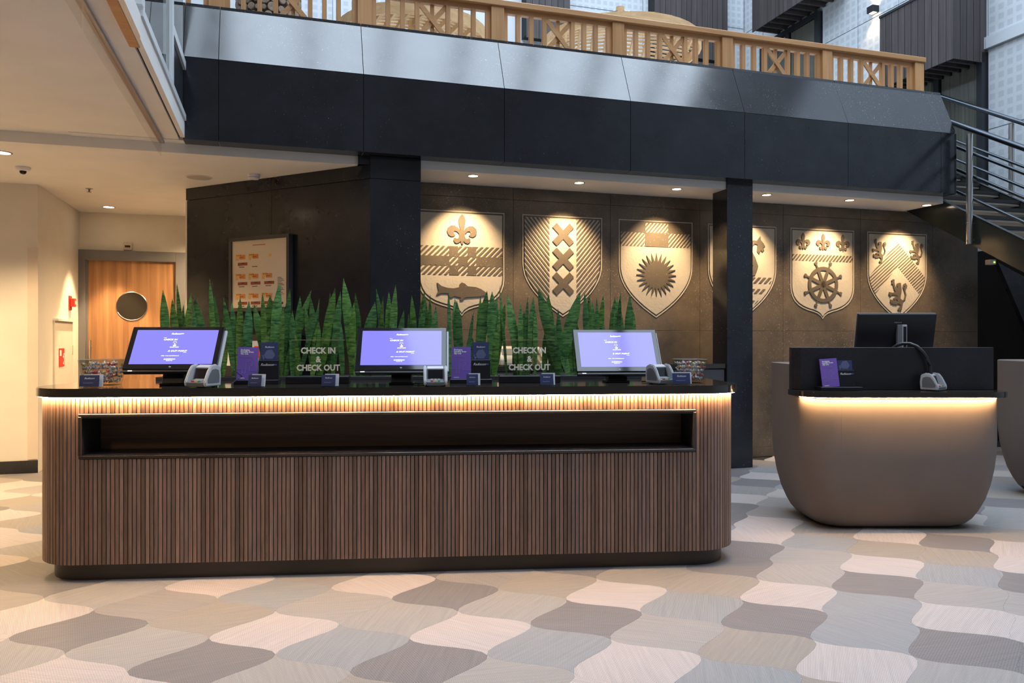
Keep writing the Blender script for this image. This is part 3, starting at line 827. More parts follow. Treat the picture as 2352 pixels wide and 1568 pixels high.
        for i in range(n):
            a, b = i * 2 * math.pi / n, (i + 1) * 2 * math.pi / n
            ring.prism([(0.17 * math.cos(a), cz + 0.17 * math.sin(a)), (0.215 * math.cos(a), cz + 0.215 * math.sin(a)), (0.215 * math.cos(b), cz + 0.215 * math.sin(b)), (0.17 * math.cos(b), cz + 0.17 * math.sin(b))], V2, V1 + 0.0005, 'xz')
        for i in range(8):
            a = i * math.pi / 4 + math.pi / 8; d = (math.cos(a), math.sin(a)); q = (-d[1], d[0])
            P = lambda r_, s_: (d[0] * r_ + q[0] * s_, cz + d[1] * r_ + q[1] * s_)
            ring.prism([P(0, -0.022), P(0.17, -0.02), P(0.17, 0.02), P(0, 0.022)], V2 - 0.0003, V1 + 0.0005, 'xz')
            ring.prism([P(0.21, -0.011), P(0.255, -0.009), P(0.262, -0.02), P(0.285, -0.02), P(0.292, 0), P(0.285, 0.02), P(0.262, 0.02), P(0.255, 0.009), P(0.21, 0.011)], V2, V1 + 0.0005, 'xz')
        ring.build('ship_wheel', CHARGE, t)
    else:
        for (x, z, h) in ((-0.285, -0.235, 0.30), (0.285, -0.235, 0.30), (0.0, -0.775, 0.40)): charge(lion(x, z, h), 'rampant_lion')
        for s in (-1, 1):
            q = ccw([(0, -0.115), (0, -0.42), (s * 0.62, -0.42 - 0.62), (s * 0.62, -0.115 - 0.62)])
            q = clip(q, fo)
            hatch(ccw(q), R(38), pitch=0.033, duty=0.42)

# ------------------------------------------------------------------ framed floor map on the angled wall
def on_angled(x):               # position along the angled wall for column x
    r = (x - CX) / F; ox, oy, _ = WA(uc0 + 0.003, 7.05); a = AA - R(45); c, s_ = math.cos(a), math.sin(a)
    p = (r * oy - ox) / (c - r * s_); return p, oy + p * s_


p0, Yp0 = on_angled(536); p1, Yp1 = on_angled(674)
mt, mbm = zz(549, Yp0), zz(716, Yp0)
WM, HM = p1 - p0, mt - mbm
pm = thing('framed_map', 'grey framed building plan with orange floor maps on the dark wall', 'framed plan', WA(uc0 + 0.003, 7.05), AA - R(45))
for (a, b, c, d) in ((p0, p1, mt - 0.035, mt), (p0, p1, mbm, mbm + 0.035), (p0, p0 + 0.035, mbm + 0.035, mt - 0.035), (p1 - 0.035, p1, mbm + 0.035, mt - 0.035)):
    B(a, b, -0.062, -0.006, c, d).build('frame_bar', M('plan_frame', (0.05, 0.045, 0.05), 0.4), pm, bevel=0.002)
sheet = B(p0 + 0.035, p1 - 0.035, -0.045, -0.008, mbm + 0.035, mt - 0.035).build('sheet', MAPP, pm)


def mp(fx, fz): return p0 + WM * fx, mt - HM * fz


def mrect(fx0, fx1, fz0, fz1, mat, nm, lift=0.0):
    a, b = mp(fx0, fz0); c, d = mp(fx1, fz1)
    B(a, c, -0.0465 - lift, -0.045, d, b).build(nm, mat, sheet)


for j, zr in enumerate((0.225, 0.49, 0.755)):
    for i, xr in enumerate((0.10, 0.32, 0.545)):
        if j == 0 and i == 2:
            mrect(0.66, 0.70, zr + 0.02, zr + 0.055, MAPY, 'plan_block'); continue
        mrect(xr, xr + 0.085, zr, zr + 0.055, MAPY, 'plan_block'); mrect(xr, xr + 0.04, zr + 0.055, zr + 0.085, MAPY, 'plan_block')
        mrect(xr + 0.07, xr + 0.165, zr + 0.012, zr + 0.07, MAPO, 'plan_block', 0.0004)
        for q in range(3): mrect(xr + 0.02 + q * 0.028, xr + 0.034 + q * 0.028, zr + 0.014, zr + 0.023, INK, 'plan_mark', 0.0008); mrect(xr + 0.075 + q * 0.022, xr + 0.088 + q * 0.022, zr + 0.04, zr + 0.05, INK, 'plan_mark', 0.0008)
        if not (j == 0 and i == 1):
            mrect(xr + 0.04, xr + 0.20, zr + 0.115, zr + 0.155, MAPB, 'plan_block')
            mrect(xr + 0.10, xr + 0.15, zr + 0.122, zr + 0.132, INK, 'plan_mark', 0.0008)
        mrect(xr + 0.06, xr + 0.15, zr + 0.172, zr + 0.18, INK, 'caption')
for q in range(13): mrect(0.80, 0.865 + 0.02 * (q % 3), 0.56 + q * 0.02, 0.566 + q * 0.02, INK, 'legend_line')
mrect(0.79, 0.89, 0.885, 0.915, INK, 'legend_box'); mrect(0.80, 0.815, 0.79, 0.805, M('yellow_dot', (0.8, 0.7, 0.02), 0.5), 'legend_dot')
mrect(0.39, 0.60, 0.108, 0.122, M('faded_red_ink', (0.55, 0.22, 0.16), 0.6), 'title_line')
# dark back counter with screens below the plan
bc = thing('low_dark_cabinet', 'black low cabinet under the framed plan behind the plants', 'cabinet', WA(uc0 + 0.003, 7.05), AA - R(45))
B(p0 - 0.05, p1 + 0.12, -0.30, -0.01, 0, 1.42).build('body', BLACKP, bc, bevel=0.004)
B(p0 + 0.05, p0 + 0.30, -0.303, -0.30, 1.12, 1.36).build('poster_panel', WCARD, bc); B(p1 - 0.25, p1 + 0.02, -0.303, -0.30, 1.15, 1.36).build('poster_panel', M('pale_blue_poster', (0.45, 0.5, 0.62), 0.4), bc)
B(p1 - 0.20, p1 - 0.06, -0.306, -0.303, 1.2, 1.31).build('poster_print', RED, bc)

# ------------------------------------------------------------------ back counter with telephone behind the desk
b0 = uc1 + 0.02; b1 = on_v(1672, 7.10)[0] - 0.02
bk = thing('back_counter', 'dark back counter along the stone wall behind the plants', 'counter', WA(0, 0, 0), AA)
zc_ = 1.115
B(b0, b1, 7.14, VP_ - 0.006, 0.08, zc_ - 0.05).build('carcass', M('dark_grey_laminate', (0.055, 0.052, 0.058), 0.5), bk)
B(b0, b1, 7.11, VP_ - 0.006, zc_ - 0.05, zc_).build('worktop', GRANITE, bk, bevel=0.003)
B(b0, b1, 7.17, VP_ - 0.006, 0, 0.08).build('plinth', BLACKP, bk)
nd = 6
for i in range(nd):
    a = b0 + (b1 - b0) * i / nd; b = b0 + (b1 - b0) * (i + 1) / nd
    B(a + 0.01, b - 0.01, 7.12, 7.14, 0.1, zc_ - 0.06).build('door', M('door_grey', (0.07, 0.066, 0.075), 0.45), bk, bevel=0.003)
tu = on_v(1255, 7.35)[0]
ph_ = thing('telephone', 'beige desk telephone with corded handset on the back counter', 'telephone', WA(tu, 7.36, zc_), AA)
MB().prism([(-0.10, 0), (0.10, 0), (0.10, 0.09), (0.06, 0.10), (-0.10, 0.03)], -0.10, 0.11, 'yz').build('body', BEIGEPL, ph_, bevel=0.006)
MB().tube([(-0.065, -0.08, 0.075), (-0.065, -0.06, 0.11), (-0.065, 0.0, 0.14), (-0.065, 0.07, 0.16), (-0.065, 0.10, 0.14)], 0.024, 10).build('handset', BEIGEPL, ph_, smooth=True)
for i in range(3):
    for j in range(4): B(0.0 + i * 0.032, 0.022 + i * 0.032, -0.05 + j * 0.03, -0.03 + j * 0.03, 0.05 + j * 0.0115, 0.066 + j * 0.0115).build('key', WCARD, ph_)
tu = on_v(1165, 7.35)[0]
pr = thing('card_printer', 'small beige card printer beside the telephone on the back counter', 'printer', WA(tu, 7.38, zc_), AA)
MB().prism([(-0.12, 0), (0.12, 0), (0.12, 0.19), (0.02, 0.19), (-0.10, 0.09), (-0.12, 0.06)], -0.10, 0.10, 'yz').build('housing', BEIGEPL, pr, bevel=0.008)
MB().hexa([(-0.07, -0.088, 0.105), (0.07, -0.088, 0.105), (0.07, -0.07, 0.105), (-0.07, -0.07, 0.105), (-0.06, -0.02, 0.165), (0.06, -0.02, 0.165), (0.06, -0.0, 0.16), (-0.06, -0.0, 0.16)]).build('window', MIDPL, pr)
B(-0.06, 0.06, -0.16, -0.10, 0.005, 0.03).build('tray', BEIGEPL, pr)

# ------------------------------------------------------------------ reception desk
S0, S1, TB = -2.09, 2.15, 1.04
desk = thing('reception_desk', 'long slatted wooden reception desk with lit black granite top', 'desk', (DO[0], DO[1], 0), DA)
OV = 0.032
MB().prism(rrect(S0, S1, 0, TB, (0.30, 0.30, 0.25, 0.25), 10), 1.05, 1.10).build('worktop', GRANITE, desk, bevel=0.003, seg=2, smooth=True)
n0, n1, nz0, nz1 = -1.752, 1.81, 0.712, 0.943            # niche
i_ = OV + 0.02
core = MB()
ol = rrect(S0 + i_, S1 - i_, i_, TB - 0.02, (0.28, 0.28, 0.23, 0.23), 10)
core.prism(ol, 0.10, nz0); core.prism(ol, nz1, 1.05)
cbo = [p for p in ol]
core.prism(rrect(n0 - 0.30, n1 + 0.30, 0.30, TB - 0.02, 0.2, 8), nz0, nz1)
for (a, b) in ((S0 + i_, n0 - 0.012), (n1 + 0.012, S1 - i_)):
    core.prism(ccw([p for p in clip([(a, i_), (b, i_), (b, TB - 0.02), (a, TB - 0.02)], ccw(ol))]), nz0, nz1)
core.build('core', BLACKP, desk)
MB().prism(rrect(S0 + 0.085, S1 - 0.085, 0.085, TB - 0.05, (0.24, 0.24, 0.2, 0.2), 10), 0.0, 0.10).build('toe_kick', M('toe_kick_brown', (0.028, 0.022, 0.019), 0.38), desk, smooth=True)
# niche lining
B(n0, n1, 0.27, 0.285, nz0, nz1).build('niche_back', NICHEW, desk)
B(n0, n1, 0.03, 0.27, nz0 + 0.0, nz0 + 0.012).build('niche_shelf', BLACKPL, desk)
B(n0, n1, 0.03, 0.27, nz1 - 0.012, nz1).build('niche_top', BLACKP, desk)
for a in (n0, n1 - 0.012): B(a, a + 0.012, 0.03, 0.27, nz0 + 0.012, nz1 - 0.012).build('niche_side', BLACKP, desk)
for (a, b, c, d) in ((n0 - 0.006, n1 + 0.006, nz1 - 0.004, nz1 + 0.012), (n0 - 0.006, n1 + 0.006, nz0 - 0.012, nz0 + 0.006), (n0 - 0.008, n0 + 0.010, nz0 + 0.006, nz1 - 0.004), (n1 - 0.010, n1 + 0.008, nz0 + 0.006, nz1 - 0.004)):
    B(a, b, OV - 0.004, OV + 0.03, c, d).build('niche_frame', GRANITE, desk, bevel=0.002)
# slats follow the rounded plan
PITCH = 0.0238; SW = 0.0192
path = []
so, r_ = rrect(S0 + OV, S1 - OV, OV, TB - 0.02, (0.27, 0.27, 0.23, 0.23), 1), 0.27
a0, a1 = S0 + OV, S1 - OV


def slat_at(d):                 # distance along left side, corner, front, corner, right side
    side = 0.42; arc = r_ * math.pi / 2; fr = (a1 - a0) - 2 * r_
    if d < side: return (a0, OV + r_ + side - d, -math.pi / 2)
    d -= side
    if d < arc:
        a = d / r_; return (a0 + r_ - r_ * math.cos(a), OV + r_ - r_ * math.sin(a), -math.pi / 2 + a)
    d -= arc
    if d < fr: return (a0 + r_ + d, OV, 0)
    d -= fr
    if d < arc:
        a = d / r_; return (a1 - r_ + r_ * math.sin(a), OV + r_ - r_ * math.cos(a), a)
    d -= arc
    return (a1, OV + r_ + d, math.pi / 2)


total = 0.84 + r_ * math.pi + (a1 - a0) - 2 * r_
mes = {}
for key, h0, h1 in (('full', 0.10, 1.045), ('low', 0.10, nz0 - 0.014), ('up', nz1 + 0.014, 1.045)):
    mes[key] = MB().box(-SW / 2, SW / 2, 0, 0.022, h0, h1).mesh('slat', 0.0012); mes[key].materials.append(SLATM)
n = int(total / PITCH)
for i in range(n):
    x, y, a = slat_at((i + 0.5) * PITCH)
    inn = (abs(y - OV) < 1e-6) and n0 - 0.004 < x < n1 + 0.004
    for key in (('low', 'up') if inn else ('full',)):
        o = link({'low': 'slat', 'full': 'slat', 'up': 'short_slat'}[key], mes[key], None, desk)
        o.location = (x, y, 0); o.rotation_euler = (0, 0, a)
# led strip under the worktop
mb = MB(); po_, pi_ = rrect(S0 + 0.010, S1 - 0.010, 0.010, TB - 0.3, (0.29, 0.29, 0.1, 0.1), 10), rrect(S0 + 0.022, S1 - 0.022, 0.022, TB - 0.31, (0.278, 0.278, 0.1, 0.1), 10)
for i in range(21):
    a, b, c, d = po_[i], po_[i + 1], pi_[i + 1], pi_[i]
    mb.add([(*a, 1.0494), (*b, 1.0494), (*c, 1.0494), (*d, 1.0494), (*a, 1.0465), (*b, 1.0465), (*c, 1.0465), (*d, 1.0465)], [(0, 1, 2, 3), (4, 5, 6, 7), (0, 1, 5, 4), (2, 3, 7, 6)])
mb.build('led_strip', LED, desk)

# ------------------------------------------------------------------ planter and snake plants
pl0, pl1 = -1.62, 1.68
T0, T1 = 0.80, 1.0
pt = thing('planter_trough', 'long black planter trough along the back of the reception desk', 'planter', (DO[0], DO[1], 1.10), DA)
for (a, b, c, d) in ((pl0, pl1, T0, T0 + 0.012), (pl0, pl1, T1 - 0.012, T1), (pl0, pl0 + 0.012, T0 + 0.012, T1 - 0.012), (pl1 - 0.012, pl1, T0 + 0.012, T1 - 0.012)):
    B(a, b, c, d, 0, 0.024).build('trough_edge', M('trough_metal', (0.10, 0.10, 0.11), 0.3, 0.6), pt, bevel=0.001)
B(pl0 + 0.012, pl1 - 0.012, T0 + 0.012, T1 - 0.012, 0.0, 0.017).build('soil', SOIL, pt)
LV = []
for (x, y, b, wd) in ((95, 180, 95, 70), (220, 118, 260, 50), (178, 260, 200, 65), (350, 210, 310, 55), (280, 310, 270, 60), (375, 245, 450, 80), (370, 335, 390, 40), (515, 85, 550, 45), (558, 232, 590, 40), (510, 360, 520, 40), (640, 245, 700, 50), (655, 370, 640, 70),
                      (712, 275, 750, 45), (790, 245, 780, 60), (870, 280, 860, 75), (915, 310, 1000, 70), (990, 205, 1000, 45), (1060, 225, 1060, 95), (1143, 118, 1110, 80), (1240, 170, 1190, 55), (1180, 320, 1170, 45), (1330, 235, 1300, 60), (1430, 185, 1280, 70),
                      (1260, 365, 1260, 50), (1375, 330, 1420, 50), (1505, 250, 1460, 45), (1500, 320, 1390, 40), (1425, 250, 1470, 60), (1645, 165, 1560, 75), (1600, 190, 1590, 40), (1695, 195, 1650, 60), (1720, 75, 1780, 80), (1815, 295, 1800, 55), (1827, 210, 1860, 60),
                      (2005, 290, 1930, 95), (2015, 172, 2090, 45), (2078, 238, 2040, 60), (2130, 200, 2130, 60), (2190, 135, 2160, 60), (2265, 362, 2210, 55), (2335, 228, 2360, 50)):
    LV.append((350 + x / 3.92, 620 + y / 3.92, 350 + b / 3.92, wd / 3.92))
for (x, y, b, wd) in ((180, 230, 200, 55), (290, 200, 280, 85), (300, 280, 240, 50), (345, 218, 340, 35), (397, 325, 370, 60), (150, 390, 150, 30), (567, 258, 600, 100), (510, 180, 520, 35), (585, 280, 600, 70), (735, 380, 690, 30), (800, 230, 780, 50), (857, 190, 800, 85),
                      (903, 195, 905, 85), (945, 235, 940, 40), (975, 310, 950, 35), (968, 140, 1010, 30), (1040, 215, 1110, 80), (1020, 300, 960, 60), (1157, 300, 1160, 55), (1225, 240, 1200, 30), (1275, 235, 1245, 55), (1190, 370, 1190, 70), (1290, 340, 1290, 40),
                      (1320, 170, 1440, 95), (1408, 220, 1430, 70), (1495, 350, 1510, 45), (1695, 200, 1570, 100), (1390, 380, 1520, 90), (1735, 200, 1750, 50), (1775, 215, 1780, 45), (1750, 350, 1760, 60), (1805, 290, 1810, 55), (1845, 250, 1850, 35), (1905, 220, 1860, 55),
                      (2010, 240, 1980, 60), (2060, 205, 2040, 40), (2030, 235, 2020, 60), (2145, 220, 2120, 65), (2170, 340, 2170, 75), (1905, 460, 1920, 45), (1665, 460, 1660, 50), (2055, 340, 2080, 50)):
    LV.append((900 + x / 3.92, 620 + y / 3.92, 900 + b / 3.92, wd / 3.92))
# a few extra leaves filling the gaps low down
for x in range(380, 1470, 58):
    LV.append((x + random.uniform(-9, 9), random.uniform(715, 770), x + random.uniform(-9, 9), random.uniform(13, 19)))
leaves = []
for (xt, yt, xb, wp) in LV:
    tt = random.uniform(T0 + 0.045, T1 - 0.045)
    st, Yt = on_t(xt, tt); ztip = zz(yt, Yt)
    sb_, _ = on_t(xb + (xb - xt) * 0.55, tt)
    sb_ = min(max(sb_, pl0 + 0.05), pl1 - 0.05)
    leaves.append((sb_, tt, st - sb_, ztip - 1.115, wp * Yt / F))
leaves.sort()
groups = []; ng = 12
for q in range(ng):
    lo, hi = pl0 + (pl1 - pl0) * q / ng, pl0 + (pl1 - pl0) * (q + 1) / ng
    groups.append([l for l in leaves if lo <= l[0] < hi])
nth = ['leftmost', 'second', 'third', 'fourth', 'fifth', 'sixth', 'seventh', 'eighth', 'ninth', 'tenth', 'eleventh', 'rightmost']
for q, gl in enumerate(groups):
    if not gl: continue
    cs = sum(l[0] for l in gl) / len(gl)
    lab = nth[q] + (' clump of upright snake plant in the desk planter' if q in (0, 11) else ' snake plant clump from the left in the desk planter')
    t = thing('snake_plant', lab, 'plant', WD(cs, (T0 + T1) / 2, 1.117), DA, 'snake plants in the desk planter')
    for (s, tt, dx, h, wd) in gl:
        mb = MB(); rings = []; nr = 14
        tw = random.uniform(-0.55, 0.55); bend = random.uniform(-0.02, 0.02); tw2 = tw + random.uniform(-0.5, 0.5); th = 0.10
        for k in range(nr):
            f_ = k / (nr - 1)
            ww = wd * 0.58 * ((0.42 + 1.9 * f_ if f_ < 0.25 else 0.895 + 0.25 * (f_ - 0.25)) if f_ < 0.66 else 1.0 * max(0.02, 1 - ((f_ - 0.66) / 0.34) ** 1.7))
            ang = tw + (tw2 - tw) * f_
            cx_, cy_, cz_ = dx * f_ ** 1.15, bend * math.sin(f_ * 3.1), h * f_
            c_, s_ = math.cos(ang), math.sin(ang)
            d = max(ww * 0.35, 0.0012)
            rings.append([(cx_ - ww * c_, cy_ - ww * s_, cz_), (cx_ + d * 0.55 * s_, cy_ - d * 0.55 * c_, cz_), (cx_ + ww * c_, cy_ + ww * s_, cz_), (cx_ - (d * -0.1) * s_, cy_ + (d * -0.1) * c_, cz_)])
        mb.loft(rings)
        o = mb.build('leaf', LEAF, t, smooth=True)
        o.location = (s - cs, tt - (T0 + T1) / 2, 0)

# ------------------------------------------------------------------ touch monitors
ZD = 1.10


def monitor(label, x0, x1, y0, t_front):
    sa, sb2 = on_t(x0, t_front)[0], on_t(x1, t_front)[0]; s = (sa + sb2) / 2; width = sb2 - sa; Yc = on_t((x0 + x1) / 2, t_front)[1]
    t = thing('touch_monitor', label, 'monitor', WD(s, t_front, ZD), DA, 'check-in monitors on the desk')
    # panel tilted back: local frame x right, a along slope
    db = 0.175; zb, zt = zz(y0 + 97, Yc) - ZD, zz(y0, Yc + db) - ZD
    sl = math.atan2(db, zt - zb); L = math.hypot(db, zt - zb)
    pan = MB().box(-width / 2, width / 2, 0.0, 0.022, 0, L).build('panel', BLACKGL, t, bevel=0.004)
    pan.location = (0, 0, zb); pan.rotation_euler = (-sl, 0, 0)
    B(-width / 2 + 0.032, width / 2 - 0.032, -0.0012, 0.001, 0.034, L - 0.026).build('screen', SCREEN, pan)
    zs = lambda f_: 0.034 + (L - 0.06) * f_
    k = L
    rx = (R(90), 0, 0); y = -0.0018
    TX = lambda b, sz, nm, x, f_, **kw: text(b, sz, PRINTW, nm, pan, (x, y, zs(f_)), rx, depth=0.0002, **kw)
    TX('Radisson', 0.0155, 'logo_lettering', -0.008, 0.885, shear=0.35, bold=0.0003)
    TX('BLU', 0.009, 'logo_lettering', 0.029, 0.887, shear=0.2, bold=0.0003)
    TX('CHECK IN', 0.0145, 'screen_lettering', -0.034, 0.71, shear=0.25, bold=0.0005, sx=1.2)
    TX('& OUT POINT', 0.0145, 'screen_lettering', 0.022, 0.375, shear=0.25, bold=0.0005, sx=1.2)
    TX('CLICK HERE', 0.0085, 'screen_lettering', -0.002, 0.487, shear=0.25, bold=0.0003, sx=1.15)
    TX('FEEL THE DIFFERENCE', 0.0070, 'screen_lettering', -0.014, 0.235, shear=0.2, bold=0.0001, sx=1.5)
    TX('RADISSON+', 0.0120, 'screen_lettering', -0.012, 0.137, shear=0.2, bold=0.0004, sx=1.05)
    TX('stay your way', 0.0065, 'screen_lettering', -0.012, 0.098, shear=0.2, bold=0.0002)
    B(-0.076, -0.058, y - 0.0002, y, zs(0.765), zs(0.772)).build('accent_line', PRINTW, pan)
    B(0.058, 0.078, y - 0.0002, y, zs(0.328), zs(0.335)).build('accent_line', PRINTW, pan)
    hb = MB(); cz = zs(0.552)
    hb.prism([(x * 0.0007 - 0.002, cz + z * 0.0007) for x, z in ((-4, 22), (-1, 25), (2, 22), (2, 6), (12, 4), (14, 0), (12, -10), (6, -14), (-6, -14), (-14, -2), (-12, 1), (-4, -3))], y - 0.0002, y, 'xz')
    for q in range(10):
        a, b = R(200 - q * 22), R(200 - (q + 1) * 22)
        if b < R(-20): break
        c = (-0.003, cz + 0.017)
        hb.prism([(c[0] + 0.009 * math.cos(a), c[1] + 0.009 * math.sin(a)), (c[0] + 0.0105 * math.cos(a), c[1] + 0.0105 * math.sin(a)), (c[0] + 0.0105 * math.cos(b), c[1] + 0.0105 * math.sin(b)), (c[0] + 0.009 * math.cos(b), c[1] + 0.009 * math.sin(b))], y - 0.0002, y, 'xz')
    hb.build('hand_icon', PRINTW, pan)
    text('hp', 0.014, WPRINT, 'maker_mark', pan, (0, y + 0.0008, 0.016), rx, shear=0.3, depth=0.0002)
    B(-width / 2 + 0.004, width / 2 - 0.004, 0.006, 0.034, -0.018, -0.001).build('chin', BLACKPL, pan, bevel=0.003)
    B(-width / 2 + 0.035, -width / 2 + 0.06, 0.004, 0.006, -0.012, -0.007).build('status_light', PRINTW, pan)
    B(-width / 2 + 0.01, width / 2 + 0.012, 0.022, 0.042, 0.0, L - 0.012).build('rear_cover', GREYPL, pan, bevel=0.004)
    MB().hexa([(-0.062, 0.05, 0.012), (0.062, 0.05, 0.012), (0.062, 0.15, 0.012), (-0.062, 0.15, 0.012), (-0.062, 0.115, 0.20), (0.062, 0.115, 0.20), (0.062, 0.18, 0.22), (-0.062, 0.18, 0.22)]).build('neck', BLACKPL, t, bevel=0.004)
    B(-0.075, 0.075, 0.045, 0.20, 0.0, 0.014).build('foot', BLACKPL, t, bevel=0.004)
    return t


s_m = [on_t(390, 0.2)[0], on_t(920, 0.17)[0], on_t(1423, 0.30)[0]]
monitor('tilted lilac check-in monitor at the left end of the desk', 279, 497, 750, 0.20)
monitor('tilted lilac check-in monitor in the middle of the desk', 814, 1026, 752, 0.17)
monitor('tilted lilac check-in monitor at the right end of the desk', 1325, 1522, 756, 0.30)


# ------------------------------------------------------------------ small counter things
def terminal(label, loc, rz, k=1.0):
    t = thing('card_terminal', label, 'card terminal', loc, rz, 'card terminals'); t.scale = (k, k * 0.74, k * 1.08)
    wing = [(-0.085, 0.006), (-0.09, 0.03), (-0.05, 0.085), (-0.02, 0.112), (0.03, 0.118), (0.075, 0.105), (0.085, 0.06), (0.08, 0.006)]
    for s in (-1, 1):
        MB().prism(wing, s * 0.056, s * 0.073, 'yz').build('side_wing', GREYPL, t, bevel=0.005, seg=2, smooth=True)
        MB().prism([(y * 0.72, 0.055 + (z - 0.055) * 0.62) for y, z in wing], s * 0.073, s * 0.0755, 'yz').build('side_inlay', MIDPL, t)
    MB().prism([(-0.082, 0.004), (-0.086, 0.026), (-0.02, 0.04), (0.004, 0.098), (0.04, 0.11), (0.078, 0.10), (0.08, 0.004)], -0.056, 0.056, 'yz').build('body', MIDPL, t, bevel=0.002)
    d = math.atan2(0.058, 0.024)
    MB().hexa([(-0.046, -0.0205, 0.043), (0.046, -0.0205, 0.043), (0.046, -0.018, 0.042), (-0.046, -0.018, 0.042), (-0.046, 0.0008, 0.094), (0.046, 0.0008, 0.094), (0.046, 0.003, 0.093), (-0.046, 0.003, 0.093)]).build('screen', BLACKGL, t)
    MB().hexa([(-0.05, 0.003, 0.0985), (0.05, 0.003, 0.0985), (0.05, 0.045, 0.1115), (-0.05, 0.045, 0.1115), (-0.05, 0.003, 0.101), (0.05, 0.003, 0.101), (0.05, 0.045, 0.114), (-0.05, 0.045, 0.114)]).build('top_plate', GREYPL, t)
    for i in range(4):
        for j in range(3):
            y = -0.078 + i * 0.0145; z = 0.0285 + (y + 0.086) * 0.212; x = -0.03 + j * 0.022
            m = (KEYR, KEYY, KEYG)[j] if i == 0 else KEYW
            B(x, x + 0.016, y, y + 0.010, z - 0.002, z + 0.004).build('key', m, t)
    for s in (-1, 1): B(s * 0.05 - 0.012, s * 0.05 + 0.012, 0.03, 0.06, 0, 0.006).build('foot', BLACKPL, t)
    return t


terminal('grey card terminal in front of the left monitor', WD(on_t(466, 0.11)[0], 0.11, ZD), DA + R(-24), 1.05)
terminal('silver card terminal in front of the middle monitor', WD(on_t(1000, 0.10)[0], 0.10, ZD), DA + R(2), 0.95)
terminal('grey card terminal between right monitor and sweet bowl', WD(on_t(1517, 0.20)[0], 0.20, ZD), DA + R(27), 0.98)


def brochure(label, loc, rz, tilt, wbase=0.265, lean=0.0):
    t = thing('brochure_holder', label, 'brochure holder', loc, rz, 'brochure holders')
    B(-wbase / 2, wbase / 2, -0.05, 0.06, 0, 0.026).build('base', BLACKPL, t, bevel=0.002)
    MB().hexa([(0.005, 0.015, 0.026), (0.125, 0.015, 0.026), (0.125, 0.045, 0.026), (0.005, 0.045, 0.026), (0.005, 0.028, 0.145), (0.125, 0.028, 0.145), (0.125, 0.05, 0.145), (0.005, 0.05, 0.145)]).build('pocket', BLACKPL, t, bevel=0.001)
    rt = (R(90 - 6), 0, 0)
    text('Radisson', 0.022, WPRINT, 'logo_lettering', t, (0.055, 0.0215, 0.118), rt, shear=0.35)
    text('BLU', 0.011, M('blue_ink', (0.12, 0.16, 0.55), 0.5), 'logo_lettering', t, (0.105, 0.0215, 0.118), rt, bold=0.0004)
    ph = B(0.012, 0.118, 0, 0.004, 0, 0.23).build('photo_card', NAVY, t); ph.location = (0, 0.034, 0.03); ph.rotation_euler = (R(-8), 0, R(lean))
    MB().prism([(0.025, 0.14), (0.05, 0.18), (0.08, 0.185), (0.10, 0.15), (0.085, 0.125), (0.05, 0.125)], -0.0006, 0.0, 'xz').build('print_shape', NAVYL, ph)
    MB().prism([(0.03, 0.117), (0.02, 0.15), (0.04, 0.145)], -0.0006, 0.0, 'xz').build('print_shape', M('pale_print', (0.16, 0.16, 0.28), 0.5), ph)
    text('Radisson', 0.016, WPRINT, 'logo_lettering', ph, (0.065, -0.0008, 0.20), (R(90), 0, 0), shear=0.35)
    lf = B(-0.062, 0.062, 0, 0.008, 0, 0.205).build('leaflet', PURPLE, t); lf.location = (-0.062, -0.012, 0.026); lf.rotation_euler = (R(-7), R(tilt), 0)
    text('Exclusive\nbenefits from\nday one', 0.0145, WPRINT, 'leaflet_lettering', lf, (-0.045, -0.0006, 0.174), (R(90), 0, 0), bold=0.0006, align='LEFT', space=0.8)
    text('Become a member today\nand upgrade your experience', 0.0065, LPURP, 'leaflet_lettering', lf, (-0.045, -0.0006, 0.142), (R(90), 0, 0), align='LEFT')
    ln = MB()
    for q in ([(-0.06, 0.065), (-0.01, 0.065), (-0.01, 0.11), (0.02, 0.118)], [(0.06, 0.055), (0.012, 0.055), (0.012, 0.085), (0.028, 0.09), (0.028, 0.105), (0.012, 0.105)], [(-0.03, 0.065), (-0.03, 0.04), (-0.012, 0.04), (-0.012, 0.065)]):
        for a, b in zip(q, q[1:]): ln.bar((a[0], -0.0006, a[1]), (b[0], -0.0006, b[1]), 0.0012, 0.0012, (0, 1, 0))
    ln.build('line_drawing', LPURP, lf)
    text('RADISSON', 0.007, WPRINT, 'leaflet_lettering', lf, (-0.03, -0.0006, 0.010), (R(90), 0, 0), bold=0.0004)
    return t


brochure('purple leaflet holder between left monitor and first sign', WD(-0.86, 0.40, ZD), DA + R(4), 2, lean=3)
brochure('purple leaflet holder right of the middle monitor', WD(0.469, 0.39, ZD), DA, 0)


def acrylic_sign(label, loc, rz):
    t = thing('counter_sign', label, 'sign', loc, rz, 'acrylic check-in signs')
    B(-0.195, 0.195, -0.045, 0.045, 0, 0.046).build('base', BLACKPL, t, bevel=0.003)
    B(-0.165, 0.165, -0.005, 0.005, 0.047, 0.272).build('acrylic_plate', ACRYL, t)
    B(-0.165, 0.165, -0.0052, 0.0052, 0.2722, 0.2745).build('plate_edge', ACRYLE, t)
    for x, z, b in ((0.0, 0.205, 'CHECK IN'), (0.0, 0.150, '&'), (0.0, 0.097, 'CHECK OUT')):
        text(b, 0.052, CREAMINK, 'sign_lettering', t, (x, -0.0065, z), (R(90), 0, 0), bold=0.002, sx=0.90, depth=0.0006)
    return t


acrylic_sign('clear check-in sign on black base left of middle monitor', WD(-0.489, 0.42, ZD), DA)
acrylic_sign('clear check-in sign on black base left of right monitor', WD(0.844, 0.40, ZD), DA)


